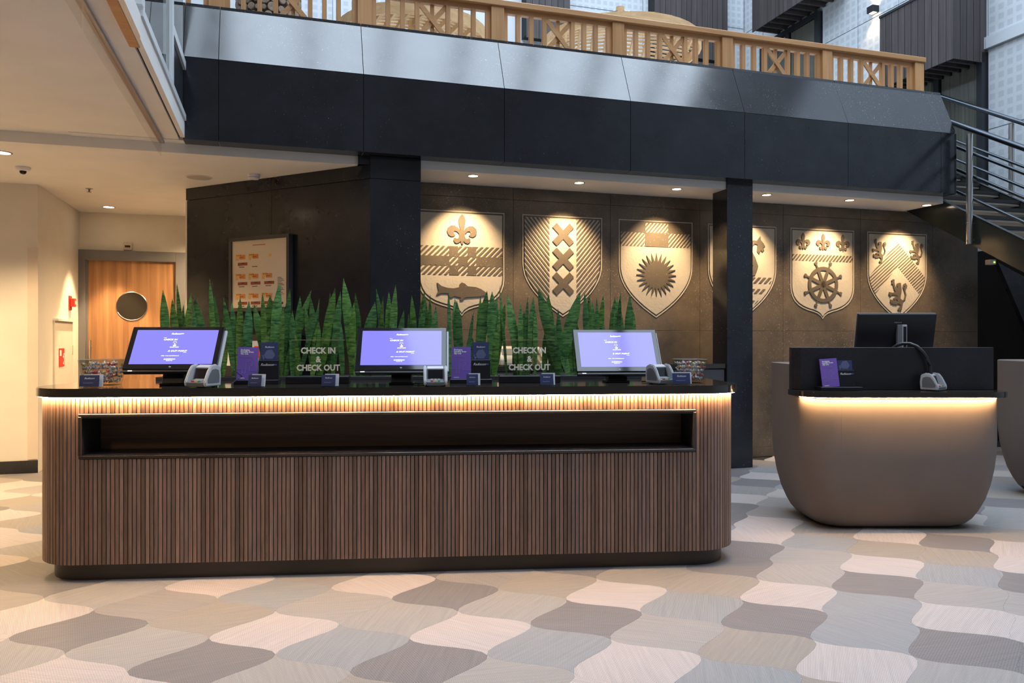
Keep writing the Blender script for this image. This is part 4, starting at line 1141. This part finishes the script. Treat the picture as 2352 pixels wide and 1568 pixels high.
def keycards(label, loc, rz, wd=0.085, h=0.062):
    t = thing('card_stand', label, 'card stand', loc, rz, 'small card stands on the desk')
    B(-wd / 2, wd / 2, -0.025, 0.025, 0, 0.004).build('foot', CLEARG, t)
    B(-wd / 2, wd / 2, 0.02, 0.024, 0.004, h * 1.1).build('back_plate', CLEARG, t)
    B(-wd / 2, wd / 2, -0.025, -0.0225, 0.004, h * 0.45).build('front_plate', CLEARG, t)
    c = B(-wd / 2 + 0.002, wd / 2 - 0.002, -0.004, 0, 0, h).build('card', NAVY, t); c.location = (0, -0.012, 0.005); c.rotation_euler = (R(-10), 0, 0)
    text('Radisson', wd * 0.14, WPRINT, 'logo_lettering', c, (0, -0.0045, h * 0.72), (R(90), 0, 0), shear=0.35)
    B(-wd * 0.3, wd * 0.2, -0.0045, -0.004, h * 0.3, h * 0.33).build('print_line', LPURP, c)
    d = B(-wd / 2 + 0.012, wd / 2 + 0.008, 0, 0.008, 0, h * 1.08).build('spare_cards', WCARD, t); d.location = (0.004, 0.002, 0.005); d.rotation_euler = (R(-8), 0, 0)
    return t


for (s, tt, rz, wd, lab) in ((-1.74, 0.13, 4, 0.11, 'card stand with purple card before the left sweet bowl'), (-0.79, 0.07, -14, 0.085, 'card stand before the left leaflet holder'), (-0.37, 0.07, -8, 0.085, 'card stand before the left check-in sign'),
                             (0.468, 0.07, 2, 0.072, 'card stand before the leaflet holder right of middle monitor'), (0.912, 0.07, 6, 0.085, 'card stand before the right check-in sign'), (1.748, 0.11, 2, 0.115, 'card stand before the right sweet bowl')):
    keycards(lab, WD(s, tt, ZD), DA + R(rz), wd, 0.066)


def vase(label, loc, rz, w0, w1, h, side):
    t = thing('sweet_bowl', label, 'bowl', loc, rz, 'glass sweet bowls')
    th = 0.008
    q = lambda a, z: [(-a, -a, z), (a, -a, z), (a, a, z), (-a, a, z)]
    MB().loft([q(w0, 0), q(w1, h), q(w1 - th, h), q(w0 - th + 0.002, 0.018)]).build('glass', BOWLG, t, bevel=0.0015)
    rm = MB()
    for i in range(4):
        a_, b_ = q(w1 - 0.004, h + 0.0015)[i], q(w1 - 0.004, h + 0.0015)[(i + 1) % 4]; rm.bar(a_, b_, 0.006, 0.002)
    rm.build('rim', RIMG, t)
    cols = [('red', (0.62, 0.10, 0.12)), ('orange', (0.70, 0.36, 0.16)), ('pink', (0.66, 0.36, 0.42)), ('yellow', (0.66, 0.54, 0.30)), ('clear', (0.70, 0.67, 0.70)), ('clear', (0.55, 0.52, 0.55))]
    n = 0
    for z in range(5):
        zc = 0.032 + z * (h - 0.035) / 5; a = (w0 + (w1 - w0) * zc / h) - 0.022
        for i in range(4):
            for j in range(3):
                c = cols[random.choice((0, 1, 2, 3, 4, 4, 4, 5, 5, 5))]; n += 1
                x = -a + 2 * a * i / 3 + random.uniform(-0.004, 0.004); y = -a + 2 * a * j / 2 + random.uniform(-0.004, 0.004)
                o = link('wrapped_sweet', SWEET[c], None)
                m = Matrix.Rotation(rz, 4, 'Z') @ Vector((x, y, zc + random.uniform(-0.004, 0.006)))
                o.location = Vector(loc) + m; o.rotation_euler = (random.uniform(-.6, .6), random.uniform(-.6, .6), random.uniform(0, 6.28))
                tag(o, '%s wrapped sweet in the %s glass bowl on the desk' % ('clear' if c[0] == 'clear' else c[0], side), 'sweet', 'sweets in the %s bowl' % side)


SWEET = {}
for c in (('red', (0.62, 0.10, 0.12)), ('orange', (0.70, 0.36, 0.16)), ('pink', (0.66, 0.36, 0.42)), ('yellow', (0.66, 0.54, 0.30)), ('clear', (0.70, 0.67, 0.70)), ('clear', (0.55, 0.52, 0.55))):
    mb = MB(); n = 8
    for p in (((-0.020, 0.013), (-0.016, 0.012), (-0.011, 0.003), (-0.008, 0.009), (0.0, 0.0125), (0.008, 0.009), (0.011, 0.003), (0.016, 0.012), (0.020, 0.013)),):
        mb.loft([[(x, r * math.cos(k * 2 * math.pi / n) * (0.35 if abs(x) > 0.012 else 1), r * math.sin(k * 2 * math.pi / n)) for k in range(n)] for x, r in p])
    mb.v = [(x * 0.85, y * 0.85, z * 0.85) for x, y, z in mb.v]; me = mb.mesh('wrapped_sweet', smooth=True); me.materials.append(M('sweet_' + c[0], c[1], 0.18, spec=0.8, coat=0.6)); SWEET[c] = me
vase('flared glass bowl of wrapped sweets at the left desk end', WD(-1.765, 0.36, ZD), DA + R(3), 0.080, 0.106, 0.155, 'left')
vase('square glass bowl of wrapped sweets at the right desk end', WD(1.865, 0.30, ZD), DA + R(3), 0.074, 0.086, 0.150, 'right')

for pts, lab in (([(s_m[0] + 0.33, 0.3, 0.010), (s_m[0] + 0.38, 0.34, 0.05), (s_m[0] + 0.32, 0.33, 0.10)], 'thin black cable behind the left card terminal'),
                 ([(s_m[2] + 0.06, 0.42, 0.03), (s_m[2] + 0.12, 0.42, 0.075), (s_m[2] + 0.20, 0.42, 0.06), (s_m[2] + 0.25, 0.40, 0.008), (s_m[2] + 0.16, 0.36, 0.006), (s_m[2] + 0.30, 0.33, 0.006)], 'black cable looping from right monitor to its terminal'),
                 ([(s_m[1] + 0.07, 0.26, 0.006), (s_m[1] + 0.14, 0.28, 0.006), (s_m[1] + 0.20, 0.26, 0.006), (s_m[1] + 0.24, 0.27, 0.02)], 'black cable lying behind the middle terminal')):
    tag(MB().tube([WD(s, tt, ZD + z) for s, tt, z in pts], 0.0035, 6).build('cable', CABLEM, smooth=True), lab, 'cable')

# ------------------------------------------------------------------ concierge pods
def pod_rings(x0, x1, y0, y1, rad, prof):
    return [[(p[0], p[1], z) for p in rrect(x0 + i, x1 - i, y0 + i, y1 - i, max(rad - i * 0.15, 0.03), 8)] for i, z in prof]


PROF = [(0.235, 0.0), (0.19, 0.012), (0.145, 0.037), (0.115, 0.075), (0.088, 0.13), (0.055, 0.22), (0.03, 0.33), (0.012, 0.45), (0.003, 0.56), (0.0, 0.66)]
PX0, PX1, PY0, PY1 = 2.09, 3.51, 5.40, 6.33
pod = thing('concierge_desk', 'rounded taupe standing desk with black granite upstand and lit counter', 'desk', ((PX0 + PX1) / 2, PY0, 0))
ox, oy = -(PX0 + PX1) / 2, -PY0
bx0, bx1, by1 = PX0 + ox, PX1 + ox, PY1 + oy
MB().loft(pod_rings(bx0, bx1, 0, by1, 0.20, PROF + [(0.0, 0.955)])).build('body', TAUPE, pod, smooth=True)
MB().prism(rrect(bx0, bx1, 0.285, by1, (0.03, 0.03, 0.18, 0.18), 6), 0.955, 1.19).build('side_screen', TAUPE, pod, smooth=True)
sx0, sx1 = 2.045 + ox, 3.53 + ox
MB().prism(rrect(sx0, sx1, -0.055, 0.285, (0.20, 0.16, 0.01, 0.01), 8), 0.968, 1.008).build('counter', GRANITE, pod, bevel=0.003, seg=2, smooth=True)
ux0, ux1 = 2.056 + ox, 3.52 + ox
MB().prism([(ux0, 0.285), (ux0, 0.245), (ux0 + 0.055, 0.20), (ux1, 0.20), (ux1, 0.285)], 1.009, 1.318).build('upstand', GRANMAT, pod, bevel=0.002)
mb = MB(); po_, pi_ = rrect(sx0 + 0.03, sx1 - 0.06, -0.035, 0.285, (0.19, 0.16, 0.01, 0.01), 8), rrect(sx0 + 0.042, sx1 - 0.072, -0.023, 0.285, (0.178, 0.148, 0.01, 0.01), 8)
for i in range(17):
    a, b, c, d = po_[i], po_[i + 1], pi_[i + 1], pi_[i]
    mb.add([(*a, 0.967), (*b, 0.967), (*c, 0.967), (*d, 0.967), (*a, 0.964), (*b, 0.964), (*c, 0.964), (*d, 0.964)], [(0, 1, 2, 3), (4, 5, 6, 7), (0, 1, 5, 4), (2, 3, 7, 6)])
mb.build('led_strip', LED, pod)
B(bx0 + 0.23, bx0 + 0.232, -0.0012, 0.004, 0.62, 0.95).build('seam', M('seam_shade', (0.15, 0.12, 0.105), 0.6), pod)
pod2 = thing('concierge_desk', 'second taupe standing desk cut off by the right picture edge', 'desk', (4.42 + 0.705, 6.50, 0))
MB().loft(pod_rings(-0.705, 0.705, 0, 0.62, 0.20, PROF + [(0.0, 1.185), (0.006, 1.19)])).build('body', TAUPE, pod2, smooth=True)
zp = 1.008
terminal('grey card terminal on the taupe desk counter', (3.04, 5.53, zp), R(38), 1.0)
bh = brochure('purple leaflet holder on the taupe desk counter', (2.365, 5.54, zp), R(0), -4, 0.30)
# monitor seen from behind
pm_ = thing('desk_monitor', 'black office monitor seen from behind above the taupe desk', 'monitor', ((2055 - CX) / F * 6.0, 6.03, 1.19))
bp = B(-0.305, 0.305, 0, 0.028, 0.0, 0.345).build('panel', BLACKPL, pm_, bevel=0.004); bp.location = (0, -0.01, 0.045); bp.rotation_euler = (R(12), 0, 0)
B(-0.307, 0.307, 0.028, 0.034, -0.002, 0.347).build('bezel', GREYPL, bp)
B(-0.29, 0.29, 0.034, 0.036, 0.015, 0.335).build('screen', BLACKGL, bp)
for q in range(5): B(-0.02 + q * 0.012, -0.014 + q * 0.012, -0.0008, 0.0, 0.275, 0.281).build('maker_mark', GREYPL, bp)
B(0.0, 0.038, -0.075, -0.045, 0.0, 0.30).build('stand_column', MIDPL, pm_, bevel=0.003); B(0.038, 0.075, -0.075, -0.05, 0.0, 0.30).build('stand_column', GREYPL, pm_, bevel=0.003)
B(0.045, 0.068, -0.077, -0.07, 0.03, 0.285).build('cable_slot', BLACKPL, pm_)
B(-0.10, 0.14, -0.16, 0.06, -0.0, 0.012).build('stand_foot', MIDPL, pm_, bevel=0.003)
MB().tube([(-0.045, -0.06, 0.10), (0.0, -0.06, 0.10)], 0.016, 8).build('hinge', BLACKPL, pm_)
pts = []
for (x, y, Y_) in ((2046, 812, 5.74), (2050, 800, 5.73), (2060, 793, 5.71), (2074, 789, 5.68), (2090, 789, 5.64), (2106, 795, 5.60), (2119, 807, 5.575), (2129, 822, 5.57), (2136, 840, 5.57), (2138, 862, 5.565)):
    pts.append(((x - CX) / F * Y_, Y_, zz(y, Y_)))
tag(MB().tube(pts, 0.0125, 10).build('braided_cable', M('braided_sleeve', (0.02, 0.02, 0.024), 0.35), smooth=True), 'thick braided black cable arching over the granite upstand', 'cable')

# ------------------------------------------------------------------ balustrade on the gallery
PV = 7.25
balu = thing('balustrade', 'oak balustrade with crossed braces along the gallery edge', 'balustrade', WA(0, 0, 4.26), AA)
PC = [-1.78 + 0.0, -0.49, 0.797, 2.083, 3.373, 4.66, 5.95, 7.25]
zr0, zr1 = 0.37, 0.43
B(PC[0] - 0.1, 7.33, PV - 0.075, PV + 0.075, zr0, zr1).build('handrail', OAKH, balu, bevel=0.006)
for i, pc in enumerate(PC):
    B(pc - 0.066, pc + 0.066, PV - 0.055, PV + 0.055, -0.05, zr0).build('post', OAK, balu, bevel=0.003)
    if i == 0: continue
    a, b = PC[i - 1] + 0.066, pc - 0.066
    B(a, b, PV - 0.02, PV + 0.03, zr0 - 0.045, zr0).build('top_rail', OAKH, balu)
    B(a, b, PV - 0.02, PV + 0.03, -0.05, 0.005).build('bottom_rail', OAKH, balu)
    for e in (a + 0.022, b - 0.022): B(e - 0.022, e + 0.022, PV - 0.02, PV + 0.03, 0.005, zr0 - 0.045).build('stile', OAK, balu)
    W_ = b - a; xs = [a + W_ * q for q in (0.135, 0.255, 0.375, 0.635, 0.745, 0.855)]
    for x in xs: B(x - 0.02, x + 0.02, PV - 0.02, PV + 0.03, 0.005, zr0 - 0.045).build('baluster', OAK, balu)
    x0, x1 = xs[2] + 0.02, xs[3] - 0.02; xm = (x0 + x1) / 2
    B(xm - 0.018, xm + 0.018, PV + 0.01, PV + 0.03, 0.005, zr0 - 0.045).build('baluster', OAK, balu)
    MB().bar((x0, PV - 0.012, zr0 - 0.055), (x1, PV - 0.012, 0.015), 0.045, 0.018, (0, 1, 0)).build('cross_brace', OAKH, balu)
    MB().bar((x0, PV + 0.002, 0.015), (x1, PV + 0.002, zr0 - 0.055), 0.045, 0.012, (0, 1, 0)).build('cross_brace', OAKH, balu)

# round lattice canopies standing on the gallery
def canopy(label, u, v, z, rad, ang, top):
    t = thing('timber_canopy', label, 'canopy', WA(u, v, 3.75), AA, 'round timber canopies on the gallery')
    zc = z - 3.75; n = 40; mb = MB()
    for i in range(n):
        a, b = i * 2 * math.pi / n, (i + 1) * 2 * math.pi / n
        P = lambda r, q, zq: (r * math.cos(q), r * math.sin(q), zq)
        mb.add([P(rad, a, zc), P(rad, b, zc), P(rad - 0.03, b, zc), P(rad - 0.03, a, zc), P(rad, a, zc + 0.12), P(rad, b, zc + 0.12), P(rad - 0.03, b, zc + 0.12), P(rad - 0.03, a, zc + 0.12)],
               [(0, 1, 2, 3), (4, 5, 6, 7), (0, 1, 5, 4), (2, 3, 7, 6)])
    mb.build('rim', PINE, t)
    c, s_ = math.cos(ang), math.sin(ang)
    for q in range(-5, 6):
        o = q * rad / 5.8; L = math.sqrt(max(0, (rad - 0.03) ** 2 - o * o)) - 0.01
        dome = lambda w_: zc + 0.07 + 0.16 * max(0, 1 - (o * o + w_ * w_) / rad ** 2)
        pth = [(-s_ * o + c * L * f_, c * o + s_ * L * f_, dome(L * f_)) for f_ in (-1, -0.5, 0, 0.5, 1)]
        m = MB()
        for a, b in zip(pth, pth[1:]): m.bar(a, b, 0.028, 0.06)
        m.build('rib', PINE, t)
    for q in range(-9, 10):
        o = q * rad / 9.8; L = math.sqrt(max(0, (rad - 0.03) ** 2 - o * o)) - 0.01
        pth = [(c * o - s_ * L * f_, s_ * o + c * L * f_, zc + 0.112 + 0.16 * max(0, 1 - (o * o + (L * f_) ** 2) / rad ** 2)) for f_ in (-1, -0.5, 0, 0.5, 1)]
        m = MB()
        for a, b in zip(pth, pth[1:]): m.bar(a, b, 0.05, 0.016)
        m.build('slat', PINE, t)
    MB().tube([(0, 0, 0), (0, 0, zc + top)], 0.055, 14).build('pole', PINE, t, smooth=True)
    for q in range(4):
        a = q * math.pi / 2 + 0.4
        MB().tube([(0, 0, zc + top - 0.03), ((rad - 0.02) * math.cos(a), (rad - 0.02) * math.sin(a), zc + 0.12)], 0.004, 5).build('wire', STEEL, t)


cu1, cY1 = on_v(950, 8.7)
canopy('round timber canopy behind the balustrade left of centre', cu1, 8.75, zz(88, cY1) - 0.05, 0.86, R(95), 0.35)
cu2, cY2 = on_v(1428, 9.3)
canopy('larger round lattice canopy on a pole right of centre', cu2, 9.35, zz(112, cY2) - 0.05, 1.06, R(70), 0.62)

# log-end pillar
lu, lY = on_v(617, 8.8)
lp = thing('log_pillar', 'round pillar clad in sawn log ends on the gallery', 'pillar', WA(lu, 8.8, 3.75), AA)
MB().lathe([(0.32, 0), (0.32, 2.3)], 28).build('pillar_core', LOGBACK, lp)
lm = [MB().lathe([(r, -0.03), (r, 0.02), (r * 0.9, 0.025), (0.001, 0.025)], 10).mesh('log_end') for r in (0.028, 0.038, 0.05)]
for me in lm: me.materials.append(LOGM)
row = 0; z = 0.30
while z < 1.75:
    a = -180 + (row % 2) * 8.5
    while a < 0:
        k = random.choice((0, 1, 1, 2)); da = (0.028, 0.038, 0.05)[k] / 0.32 * 57.3 * 1.05
        a += da
        o = link('log_end', lm[k], None, lp); o.location = (0.32 * math.cos(R(a)), 0.32 * math.sin(R(a)), z + random.uniform(-0.008, 0.008)); o.rotation_euler = (R(90), 0, R(a + 90))
        a += da
    row += 1; z += 0.083

# ------------------------------------------------------------------ atrium facades
UR, VB = 9.6, 14.2
wr = struct(B(UR + 0.03, UR + 0.3, -7, VB + 0.3, 0, ROOF).build('wall_right', PANELW, rz=AA), 'white panelled atrium facade on the right', 'wall')
wbk = struct(B(-8, UR + 0.03, VB + 0.03, VB + 0.3, 0, ROOF).build('wall_far', PANELW, rz=AA), 'white panelled atrium facade at the back', 'wall')
vs = [5.2, 6.35, 7.5, 8.33, 9.95, 10.85, 11.75, 13.55, VB]
struct(B(UR - 0.02, UR + 0.03, -7, VB, 9.3, ROOF).build('wall_right_upper', DPLANK, rz=AA), 'dark clad top storey of the right facade', 'wall')
zs = [0.4, 2.06, 3.19, 4.32, 5.45, 5.63, 6.76, 7.89, 9.02, 9.2]
for i in range(len(vs) - 1):
    for j in range(len(zs) - 1):
        if vs[i] in (8.33,) and 3.0 < zs[j] < 5.4: continue
        if vs[i] == 11.75 and 4.3 < zs[j] < 7.0: continue
        led = (j in (4, 8))
        B(UR - (0.05 if led else 0), UR + 0.03, vs[i] + 0.008, vs[i + 1] - 0.008, zs[j] + 0.008, zs[j + 1] - 0.008).build('facade_panel', PANELW if led else PERF, wr)


def win_u(par, v0, v1, z0, z1, nm):
    f_ = 0.09
    fr = struct(B(UR + 0.0, UR + 0.028, v0, v1, z0, z1).build(nm, DFRAME, rz=AA))
    for (a, b, c, d) in ((v0, v0 + f_, z0, z1), (v1 - f_, v1, z0, z1), (v0 + f_, v1 - f_, z0, z0 + f_), (v0 + f_, v1 - f_, z1 - f_, z1), ((v0 + v1) / 2 - 0.05, (v0 + v1) / 2 + 0.05, z0 + f_, z1 - f_)):
        B(UR - 0.09, UR, a, b, c, d).build('window_frame', DFRAME, fr)
    for a, b in ((v0 + f_, (v0 + v1) / 2 - 0.05), ((v0 + v1) / 2 + 0.05, v1 - f_)):
        m = MB(); n = 40
        pts = [(UR - 0.02 + 0.012 * math.sin(q * 1.7), a + (b - a) * q / n) for q in range(n + 1)]
        m.add([(x, y, z0 + f_) for x, y in pts] + [(x, y, z1 - f_) for x, y in pts], [(q, q + 1, n + 2 + q, n + 1 + q) for q in range(n)])
        m.build('curtain', CURTAIN, fr, smooth=True)
        B(UR - 0.062, UR - 0.056, a, b, z0 + f_, z1 - f_).build('pane', GLASS, fr)
    return fr


tag(win_u(wr, 8.35, 9.93, 3.2, 5.42, 'window_2'), 'dark framed curtained window beside the stair', 'window')
tag(win_u(wr, 11.77, 13.53, 4.4, 7.4, 'window_3'), 'dark framed curtained window in the far right corner', 'window')


def clad_box(label, u0, u1, v0, v1, z0, z1, group=None):
    t = thing('clad_balcony', label, 'balcony', WA(0, 0, 0), AA, 'dark plank clad balconies')
    B(u0 + 0.02, u1, v0 + 0.02, v1, z0 + 0.06, z1 - 0.02).build('core', JOINT, t)
    n = round((v1 - v0) / 0.125)
    for q in range(n):
        a = v0 + (v1 - v0) * q / n; b = v0 + (v1 - v0) * (q + 1) / n
        B(u0, u0 + 0.019, a + 0.004, b - 0.004, z0, z1).build('plank', DPLANK, t)
    n = round((u1 - u0) / 0.125)
    for q in range(n):
        a = u0 + (u1 - u0) * q / n; b = u0 + (u1 - u0) * (q + 1) / n
        B(a + 0.004, b - 0.004, v0, v0 + 0.019, z0, z1).build('plank', DPLANK, t)
    B(u0 - 0.015, u1, v0 - 0.015, v1, z1, z1 + 0.035).build('capping', DFRAME, t)
    n = 9
    for q in range(n): B(u0 + 0.03, u1 - 0.02, v0 + 0.1 + q * (v1 - v0) / n, v0 + 0.14 + q * (v1 - v0) / n, z0 - 0.0, z0 + 0.06).build('underside_joist', DPLANK, t)
    return t


clad_box('dark plank clad balcony box at upper right', 9.0, UR - 0.005, 8.35, 9.71, 5.27, 6.36)
clad_box('farther dark plank clad balcony box in the corner', 9.0, UR - 0.005, 11.1, 13.05, 7.42, 8.55)
# back facade
pan_u = [-0.6, 1.0, 2.4, 3.3, 4.6, 5.5, 7.2, 7.33, 9.02, UR - 0.01]
zz_b = [3.8, 7.0, 8.0, 9.1, 10.2, 11.3, 12.4]
for i in range(len(pan_u) - 1):
    for j in range(1, len(zz_b) - 1):
        if i in (3, 7): continue
        B(pan_u[i] + 0.008, pan_u[i + 1] - 0.008, VB, VB + 0.03, zz_b[j] + 0.008, zz_b[j + 1] - 0.008).build('facade_panel', PERF, wbk)
for k, (a, b, lab) in enumerate(((4.6, 5.5, 'narrow dark plank panel high on the back facade'), (7.33, 9.02, 'broad dark plank panel high on the back facade'))):
    t = thing('plank_panel', lab, 'cladding', WA(0, 0, 0), AA, 'dark plank panels on the back facade')
    B(a, b, VB - 0.25, VB + 0.028, 7.2, 12.0).build('core', JOINT, t)
    n = round((b - a) / 0.125)
    for q in range(n): B(a + (b - a) * q / n + 0.004, a + (b - a) * (q + 1) / n - 0.004, VB - 0.27, VB - 0.25, 7.15, 12.0).build('plank', DPLANK, t)
wn = 4
for (a, b) in ((-0.5, 1.3), (1.5, 3.4), (3.6, 5.6), (5.8, 7.1), (7.3, 9.3)):
    fr = struct(B(a, b, VB + 0.0, VB + 0.028, 3.8, 7.0).build('window_%d' % wn, DFRAME, rz=AA), 'dark framed curtained gallery window number %s from the left' % ['one', 'two', 'three', 'four', 'five'][wn - 4], 'window'); wn += 1
    m_ = (a + b) / 2
    for (c, d) in ((a, a + 0.1), (m_ - 0.06, m_ + 0.06), (b - 0.1, b)): B(c, d, VB - 0.09, VB, 3.8, 7.0).build('window_frame', DFRAME, fr)
    B(a + 0.1, b - 0.1, VB - 0.09, VB, 6.55, 7.0).build('window_frame', DFRAME, fr)
    for c, d in ((a + 0.1, m_ - 0.06), (m_ + 0.06, b - 0.1)):
        m = MB(); n = 36; pts = [(c + (d - c) * q / n, VB - 0.02 + 0.012 * math.sin(q * 1.8)) for q in range(n + 1)]
        m.add([(x, y, 3.8) for x, y in pts] + [(x, y, 6.55) for x, y in pts], [(q, q + 1, n + 2 + q, n + 1 + q) for q in range(n)])
        m.build('curtain', CURTAIN, fr, smooth=True)
        B(c, d, VB - 0.062, VB - 0.056, 3.8, 6.55).build('pane', GLASS, fr)
# up-down wall lamp
v_, Y_ = on_u(2012, UR)
wlp = thing('wall_lamp', 'small black up and down wall lamp beside the balcony box', 'lamp', WA(UR, v_, zz(31, Y_)), AA)
B(-0.13, 0, -0.07, 0.07, 0.0, 0.11).build('housing', BLACKPL, wlp, bevel=0.004)
B(-0.10, -0.03, -0.045, 0.045, -0.003, 0.0).build('lens', LENS, wlp); B(-0.10, -0.03, -0.045, 0.045, 0.11, 0.113).build('lens', LENS, wlp)
spot(wlp, (-0.065, 0, -0.01), 14, WARM, 100, 0.6, (0, 0, 0), 0.03); spot(wlp, (-0.065, 0, 0.12), 14, WARM, 100, 0.6, (R(180), 0, 0), 0.03)
# enclosure of the atrium outside the picture
struct(B(-8, UR, -7.2, -7, 0, ROOF).build('wall_behind', plaster('warm_grey_wall', (0.16, 0.135, 0.12)), rz=AA), 'wall behind the viewer', 'wall')
struct(B(-8.2, -8, -7, VB, 0, ROOF).build('wall_far_left', plaster('far_left_paint', (0.42, 0.38, 0.33)), rz=AA), 'far left wall beyond the picture', 'wall')
struct(B(-2.2, -2.0, -7, VB, 3.42, ROOF).build('wall_upper_left', plaster('upper_left_paint', (0.34, 0.34, 0.35)), rz=AA), 'upper left wing wall above the slab', 'wall')
rf = struct(B(-8, -0.9, -7, VB, ROOF, ROOF + 0.2).build('roof_left', WHITE, rz=AA), 'closed roof over the left wing', 'roof')
struct(B(-0.9, UR, -7, -4.5, ROOF, ROOF + 0.2).build('roof_rear', WHITE, rz=AA), 'closed roof behind the viewer', 'roof')
for k in range(6):
    tag(B(0.6 + 1.6 * k, 0.78 + 1.6 * k, -4.5, VB, ROOF + 0.05, ROOF + 0.45).build('roof_beam', M('roof_beam_paint', (0.2, 0.21, 0.22), 0.5), rz=AA), '%s skylight beam from the left above the atrium' % ord_[k], 'beam', 'skylight beams', 'structure')

# ------------------------------------------------------------------ stair at the right
st = thing('staircase', 'open steel staircase coming down toward the viewer at right', 'staircase', WA(0, 0, 0), AA)
US0, US1 = 7.60, 9.10
m_ = 0.57
zst = lambda v: 2.62 + m_ * (v - 6.81)          # centre line of the left stringer
for a, b in ((US0, US0 + 0.05), (US1 - 0.05, US1)):
    v0, v1 = 2.6, 8.85
    MB().prism([(v0, zst(v0) - 0.17), (v1, zst(v1) - 0.17), (v1, zst(v1) + 0.17), (v0, zst(v0) + 0.17)], a, b, 'yz').build('stringer', STRING, st)
    MB().bar(((a + b) / 2, v0, zst(v0) + 0.175), ((a + b) / 2, v1, zst(v1) + 0.175), 0.06, 0.01).build('stringer_edge', DSTEEL, st)
v = 2.9
while v < 8.8:
    B(US0 + 0.05, US1 - 0.05, v - 0.14, v + 0.16, zst(v) + 0.06, zst(v) + 0.10).build('tread', BLACKP, st)
    B(US0 + 0.05, US1 - 0.05, v - 0.12, v + 0.14, zst(v) + 0.035, zst(v) + 0.058).build('tread_underside', CREAM, st)
    v += 0.165 / m_
pv_, pY = on_u(2232, US0 - 0.05)
for side, uu in ((0, US0 - 0.06), (1, US1 + 0.06)):
    for q in (-2, -1, 0) if side == 0 else (-2, -1, 0.55):
        vv = pv_ + 0.02 + q * 1.5
        MB().tube([(uu, vv, zst(vv) - 0.15), (uu, vv, zst(vv) + 1.10)], 0.034, 16).build('post', STEEL, st, smooth=True)
        if side == 0:
            for dz in (-0.11, 0.09): MB().tube([(uu - 0.045, vv, zst(vv) + dz), (US0, vv, zst(vv) + dz)], 0.009, 8).build('bolt', STEEL, st)
    hv = 8.80
    MB().tube([(uu + 0.0, 2.9, zst(2.9) + 1.16), (uu + 0.0, hv, zst(hv) + 1.16)], 0.03, 14).build('handrail', DSTEEL, st, smooth=True)
    iu = uu + (0.07 if side == 0 else -0.07)
    for dz in (0.88, 0.62, 0.36):
        MB().tube([(iu, 2.9, zst(2.9) + dz), (iu, hv, zst(hv) + dz)], 0.019, 12).build('rail', DSTEEL, st, smooth=True)
# black walls added to imitate the shadow under the stair; leaning stone fin
struct(B(UW, 9.48, 9.0, 9.1, 0, 2.95).box(9.40, 9.48, 7.45, 9.0, 0, 2.6).build('wall_stair_shadow', BLACKP, rz=AA), 'added black wall standing in for shadow under the stair', 'wall')
fin = []
for (x, y) in ((2292, 602), (2398, 845), (2398, 1500), (2422, 1500), (2422, 672)):
    u_, Y_ = on_v(x, 7.30); fin.append((u_, max(0.0, zz(y, Y_))))
tag(MB().prism(fin, 7.30, 7.36, 'xz').build('stair_fin', STONE, rz=AA, bevel=0.003), 'dark stone fin with slanted edge closing the space under the stair', 'fin')
lp_, lY_ = on_v(2281, 7.22)
em = thing('sensor_box', 'tiny box with green light under the stair stringer', 'sensor', WA(lp_, 7.22, zz(607, lY_)), AA)
B(-0.04, 0.05, 0.0, 0.078, 0, 0.06).build('case', BEIGEPL, em, bevel=0.004)
B(0.01, 0.03, -0.003, 0.0, 0.02, 0.035).build('indicator', M('green_indicator', (0.1, 0.6, 0.05), 0.4, emit=(0.3, 1, 0.05), es=2), em)
